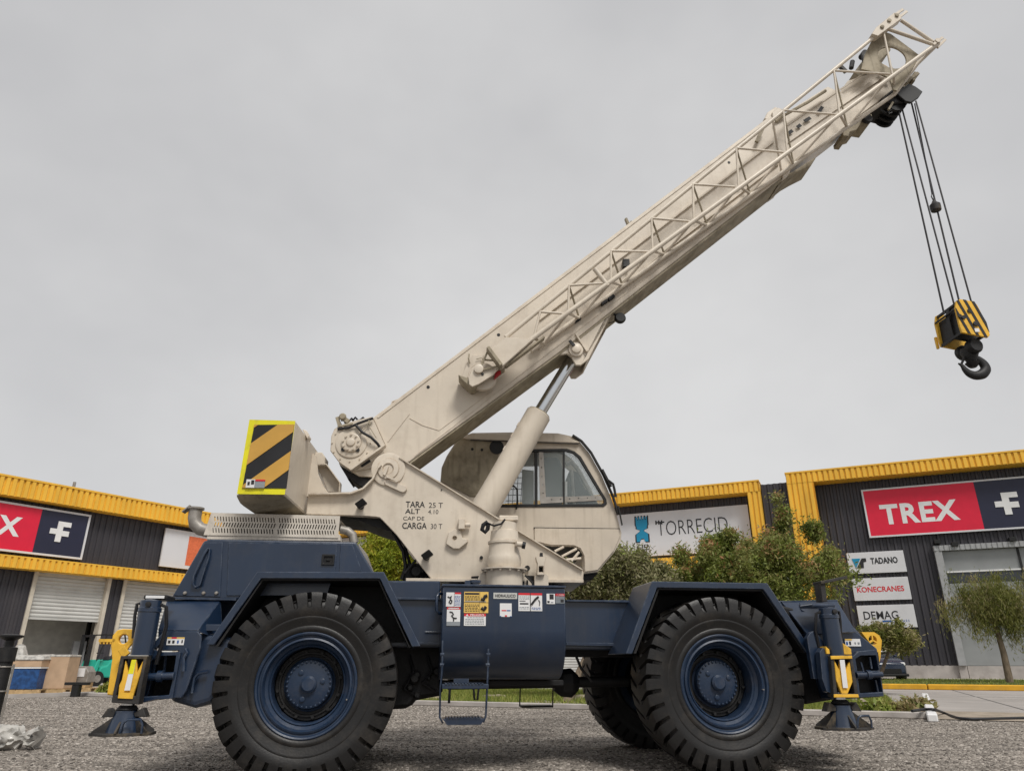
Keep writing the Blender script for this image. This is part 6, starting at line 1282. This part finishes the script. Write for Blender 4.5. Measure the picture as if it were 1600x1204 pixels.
# weathered rear quarter, a separate fibreglass shell proud of the side
MB().px(S, [(690, 752), (691, 731), (699, 713), (713, 692), (722, 684), (760, 683), (782, 700), (770, 740), (752, 775), (735, 775)], YC0-.014, YC0-.001).build('weathered_quarter_panel', BEIGED, cab, bevel=.003)
MB().px(S, [(719, 684), (738, 676.5), (874, 677.5), (906, 690), (905, 692), (840, 690), (735, 686)], YC0-.05, YC0-.001).build('roof_cap', BEIGEC, cab, bevel=.008)
MB().px(S, [(735, 686.5), (842, 690), (904, 692.5), (904, 693.8), (842, 691.5), (735, 688)], YC0-.052, YC0-.0505).build('roof_seam', RUBBER, cab)
for u, v in ((738, 702), (753, 703)): p0 = s(u, v, YC0); MB().lathe([(.018, 0), (.018, -.004)], (p0[0], YC0-.0145, p0[2]), 'y', 10).build('hole', RUBBER, cab)
p0 = s(776, 699, YC0); MB().lathe([(.09, 0), (.09, -.012), (.07, -.014)], (p0[0], YC0-.015, p0[2]), 'y', 20).build('vent_cap', RUBBER, cab, smooth=40)
# window rubber, dividers, glass
win_in = r2([(777, 788), (777, 762), (815, 708.5), (818, 706), (884, 705), (895, 708.5), (904, 716), (943, 781), (943, 785), (940, 787)], YC0)
MB().hole(wi_, [win_in], YC0-.014, YC0+.02).build('window_seal', RUBBER, cab, bevel=.002)
MB().px(S, [(776, 789), (776, 762), (815, 708), (884, 705), (904, 715), (943, 782), (941, 787)], YC0+.005, YC0+.011).build('side_glass', GLASS, cab)
MB().px(S, [(776, 789), (776, 762), (815, 708), (884, 705), (904, 715), (943, 782), (941, 787)], YC1-.02, YC1-.014).build('far_glass', GLASS, cab)
MB().px(S, [(835.5, 706), (840, 706), (840, 789), (835.5, 789)], YC0-.02, YC0+.03).build('window_divider', RUBBER, cab)
MB().px(S, [(880, 705.5), (882.5, 705.5), (882.5, 789), (880, 789)], YC0-.012, YC0+.02).build('window_divider', RUBBER, cab)
b = MB(); b.holepx(S, [(842, 706), (849, 706), (853, 776), (940, 774), (942, 781), (852, 786), (844, 786)], [[(lambda a, k: (a[0]+1.2*math.cos(k*math.pi/3), a[1]+1.2*math.sin(k*math.pi/3)))(h_, k) for k in range(6)] for h_ in [(845.5, 716), (846, 730), (846.5, 744), (847.5, 757), (848.5, 770), (862, 780), (876, 779.5), (890, 778.8), (904, 778), (918, 777.5), (930, 777)]], YC0-.006, YC0+.003)
b.build('perforated_strip', GALV, cab)
b = MB()
for k in range(4): u = 797+k*6.5; b.bar(s(u, 735, YC0+.6), s(u-3, 788, YC0+.6), .008, .008)
for k in range(6): v = 737+k*9; b.bar(s(790, v, YC0+.605), s(817, v, YC0+.605), .008, .008)
b.build('rear_mesh', GRILLE, cab)
MB().px(S, [(816, 733), (834, 735), (834, 787), (816, 786)], YC0+.45, YC0+.5).build('inner_panel', SHUT, cab)
MB().path([s(794, 760, YC0-.03), s(803, 759, YC0-.05), s(808, 764, YC0-.05), s(808.5, 790, YC0-.05), s(806, 795, YC0-.03)], .011, 6).build('door_handle', RUBBER, cab, smooth=60)
# seat, console, frames inside
st_ = MB().prism(r2([(846, 789), (850, 752), (846, 722), (852, 716), (872, 717), (879, 735), (879, 789)], YC0+.4), YC0+.30, YC0+.62).build('seat_back', mat('seat_grey', (.10, .10, .10), .8), cab, bevel=.03, seg=2)
MB().prism(r2([(882, 790), (882, 755), (890, 735), (902, 740), (913, 765), (935, 790)], YC0+.5), YC0+.42, YC0+.62).build('control_console', SEAT, cab, bevel=.015)
b = MB(); b.tube(s(884, 752, YC0+.15), s(884, 788, YC0+.15), .02, 8); b.build('lever_post', SHUT, cab)
b = MB(); b.path([s(884, 725, YC0+.6), s(893, 722, YC0+.6), s(901, 730, YC0+.6), s(912, 750, YC0+.6), s(930, 785, YC0+.6)], .03, 6); b.tube(s(893, 735, YC0+.3), s(897, 788, YC0+.3), .022, 6); b.build('inner_frame', GALV, cab, smooth=50)
# lower body: recess line and raised panel, grille bars in the cut-out
MB().px(S, [(835, 826), (836, 824.5), (967, 826), (969, 838), (959, 860), (934, 890), (914, 893), (913, 868), (907, 856), (896, 851.5), (862, 851), (835, 845)], YC0-.018, YC0-.001).build('lower_panel', BEIGEC, cab, bevel=.004)
MB().px(S, [(834, 823.3), (968, 825), (968, 826), (834, 824.8)], YC0-.0145, YC0-.0005).build('panel_shadow_gap', RUBBER, cab)
b = MB(); 
for a_, b_ in (((878, 869), (901, 857)), ((893, 876), (905, 862)), ((867, 861), (881, 854)), ((885, 874), (908, 872))): b.tube(s(*a_, 1.75), s(*b_, 1.75), .016, 7)
sb('step_bars', b, BEIGE, 0, 50)
sb('cab_floor_rail', MB().px(S, [(860, 893), (935, 894), (925, 905), (860, 910)], 1.9, 2.5), GREASE_SHADE, .006)
b = MB(); P = [s(u+1.5, v, YC0-.03) for u, v in [(893, 680), (907, 689), (922, 707), (941, 741), (956, 775), (965, 803)]]
for k in range(len(P)-1): b.bar(P[k], P[k+1], .05, .022)
sb('windscreen_frame', b, RUBBER, 0)
b = MB(); b.bar(s(941, 733, 1.75), s(955, 760, 1.75), .02, .025).path([s(950, 750, 1.7), s(958, 756, 1.7), s(960, 764, 1.7), s(962, 776, 1.7)], .016, 6).bar(s(966, 790, 1.76), s(972, 820, 1.76), .03, .014)
sb('wiper_and_mirror_arm', b, RUBBER, 0)

# ---- hoist ropes
hk = (1508, 520)
ropes = [((1472, 478), 1.14), ((1490, 472), 1.40), ((1498, 469), 1.14), ((1517, 469), 1.40)]
zh = s(1410, 165, 1.3)[2]
for (u, v), y_ in ropes:
    p0 = s(u, v, y_); tu = {1472: (1403, 168), 1490: (1409, 168), 1498: (1424, 160), 1517: (1431, 158)}[u]
    sb('hoist_rope', MB().tube((p0[0], y_, p0[2]-.12), s(*tu, y_), .0125, 6), ROPE, 0, 60)
# overhaul weight of the limit switch on its own thin chain
wt0 = s(1462, 325, 1.1); o = tag(empty('switch_weight', M=S.M @ Matrix.Translation((wt0[0], 1.1, wt0[2]-.05))), 'small dark cylindrical weight hanging on a thin chain among the hoist ropes', 'weight')
MB().lathe([(.03, -.0), (.065, .01), (.07, .05), (.07, .10), (.04, .13), (.02, .17)], axis='z', n=14).build('weight_body', DUST, o, smooth=40)
MB().path([(0, 0, .16), (-.02, 0, .24), (0, 0, .30), (.02, 0, .24), (0, 0, .16)], .008, 5).build('shackle', DUST, o)
_c = s(1428, 158, 1.1); MB().tube((0, 0, .29), (_c[0]-wt0[0], .0, _c[2]-wt0[2]), .0085, 5).build('chain', ROPE, o)
# ---- hook block
hb0 = s(1507, 545, 1.27); HBM = S.M @ Matrix.Translation(hb0)
hb = tag(empty('hook_block', M=HBM), 'black and yellow striped hook block with a single hook hanging from the boom', 'hook block')
rel = lambda u, v, y: (lambda q_: (q_[0]-hb0[0], q_[1]-hb0[1], q_[2]-hb0[2]))(s(u, v, y))
yq = 1.04
ch = [(1494, 470), (1500, 467), (1522, 471), (1527, 476), (1541, 503), (1547, 523), (1544, 527), (1503, 519), (1500, 510), (1493, 482)]
chl = [(lambda q_: (q_[0], q_[2]))(rel(u, v, yq)) for u, v in ch]
MB().prism(chl, yq-1.27, yq-1.27+.03).build('cheek_plate', YEL, hb, bevel=.004)
MB().prism(chl, .20, .23).build('cheek_plate', YEL, hb, bevel=.004)
MB().prism(shrink(chl, .93), -.06, .0).build('centre_plate', BLACK, hb)
for (a0_, a1_), (b0_, b1_) in [(((1478+k*11.5, 462), (1513+k*11.5, 522)), ((1482.5+k*11.5, 462), (1517.5+k*11.5, 522))) for k in range(4)]:
    A0, A1, B0, B1 = [(lambda q_: (q_[0], q_[2]))(rel(u, v, yq)) for u, v in (a0_, a1_, b0_, b1_)]
    poly = clip(clip(chl, A0, A1, 1), B0, B1, -1)
    if len(poly) > 2: MB().prism(poly, yq-1.27-.004, yq-1.27-.0005).build('black_stripe', HAZB, hb)
xl = min(p[0] for p in chl); zt_ = max(p[1] for p in chl); zb_ = min(p[1] for p in chl)
for y_ in (-.13, .08, .14): MB().lathe([(.155, -.028), (.13, 0), (.155, .028)], ((chl[0][0]+chl[5][0])/2, y_, (zt_+zb_)/2+.06), 'y', 28).build('sheave', BLACK, hb, smooth=40)
MB().slab([(chl[0][0]+.015, -.19, chl[0][1]-.10), (chl[0][0]+.015, .2, chl[0][1]-.10), (chl[-3][0]+.03, .2, chl[-3][1]+.02), (chl[-3][0]+.03, -.19, chl[-3][1]+.02)], (.03, 0, 0)).build('rope_guard_plate', BLACK, hb)
for p_, q_, w1 in [((chl[-1][0], -.2, chl[-1][1]), (chl[-1][0], .2, chl[-1][1]), .02)]+[((a, -.2, z), (a, .22, z), .03) for a, z in ((chl[-3][0]+.02, chl[-3][1]+.01), (chl[0][0]+.02, chl[0][1]-.02), (chl[3][0]-.03, chl[3][1]-.02), (chl[6][0]-.04, chl[6][1]+.03))]:
    MB().bar(p_, q_, w1, w1, (0, 0, 1)).build('spacer_bar', BLACK, hb)
MB().box(chl[-2][0]-.02, chl[-2][0]+.01, .235, .27, zb_+.05, zb_+.22).build('side_guard', YEL, hb, bevel=.005); MB().box(chl[5][0]-.09, chl[5][0]-.0, .235, .30, zb_+.05, zb_+.3).build('side_guard', YEL, hb, bevel=.005)
p0 = rel(1524, 506, yq); MB().lathe([(.035, 0), (.035, -.012), (.02, -.014)], (p0[0], yq-1.276, p0[2]), 'y', 14).build('axle_end', BLACK, hb)
for u, v in ((1499, 494), (1505, 496), (1514, 486)): p0 = rel(u, v, yq); MB().lathe([(.028, 0), (.028, -.01)], (p0[0], yq-1.276, p0[2]), 'y', 8).build('bolt', BLACK, hb)
p0 = rel(1526, 516, yq); MB().box(p0[0]-.03, p0[0]+.03, yq-1.279, yq-1.2755, p0[2]-.025, p0[2]+.025).build('rating_plate', WHITE, hb)
# crosshead, swivel, hook
hx_ = rel(1511, 536, 1.27)[0]; zq = zb_-.05
MB().lathe([(.08, -.16), (.10, -.13), (.10, -.06), (.07, -.03), (.07, .05), (.10, .08), (.10, .14), (.03, .16)], (hx_, 0, zq-.02), 'y', 18).build('crosshead', BLACK, hb, smooth=40)
MB().lathe([(.10, .02), (.11, -.04), (.075, -.12), (.06, -.16), (.085, -.18), (.06, -.22), (.04, -.24)], (hx_, 0, zq-.03), 'z', 18).build('swivel', BLACK, hb, smooth=40)
hp0 = [Vector(rel(u, v, 1.27)) for u, v in [(1512, 548), (1519, 556), (1529, 562), (1537, 569), (1540, 577), (1535, 584), (1525, 586.5), (1515, 583.5), (1508, 577.5), (1503, 571), (1496, 567)]]
rad0 = [.035, .046, .060, .070, .078, .080, .072, .060, .046, .030, .006]; hp = []; rads = []
for i in range(len(hp0)-1):
    p0, p1, p2, p3 = hp0[max(i-1, 0)], hp0[i], hp0[i+1], hp0[min(i+2, len(hp0)-1)]
    for k in range(4):
        t = k/4; hp.append(.5*((2*p1)+(p2-p0)*t+(2*p0-5*p1+4*p2-p3)*t*t+(3*p1-p0-3*p2+p3)*t**3)); rads.append(rad0[i]*(1-t)+rad0[i+1]*t)
secs = []
for i, p in enumerate(hp):
    d2 = (Vector(hp[min(i+1, len(hp)-1)])-Vector(hp[max(i-1, 0)])).normalized(); a2 = Vector((0, 1, 0)); b2v = d2.cross(a2)
    secs.append([tuple(Vector(p)+(a2*math.cos(t)*.8+b2v*math.sin(t))*rads[i]*.82) for t in [2*math.pi*k/12 for k in range(12)]])
MB().loft(secs).build('hook', BLACK, hb, smooth=60)
MB().bar(rel(1508, 556, 1.27), rel(1502, 569, 1.27), .03, .02).build('safety_latch', BLACK, hb)
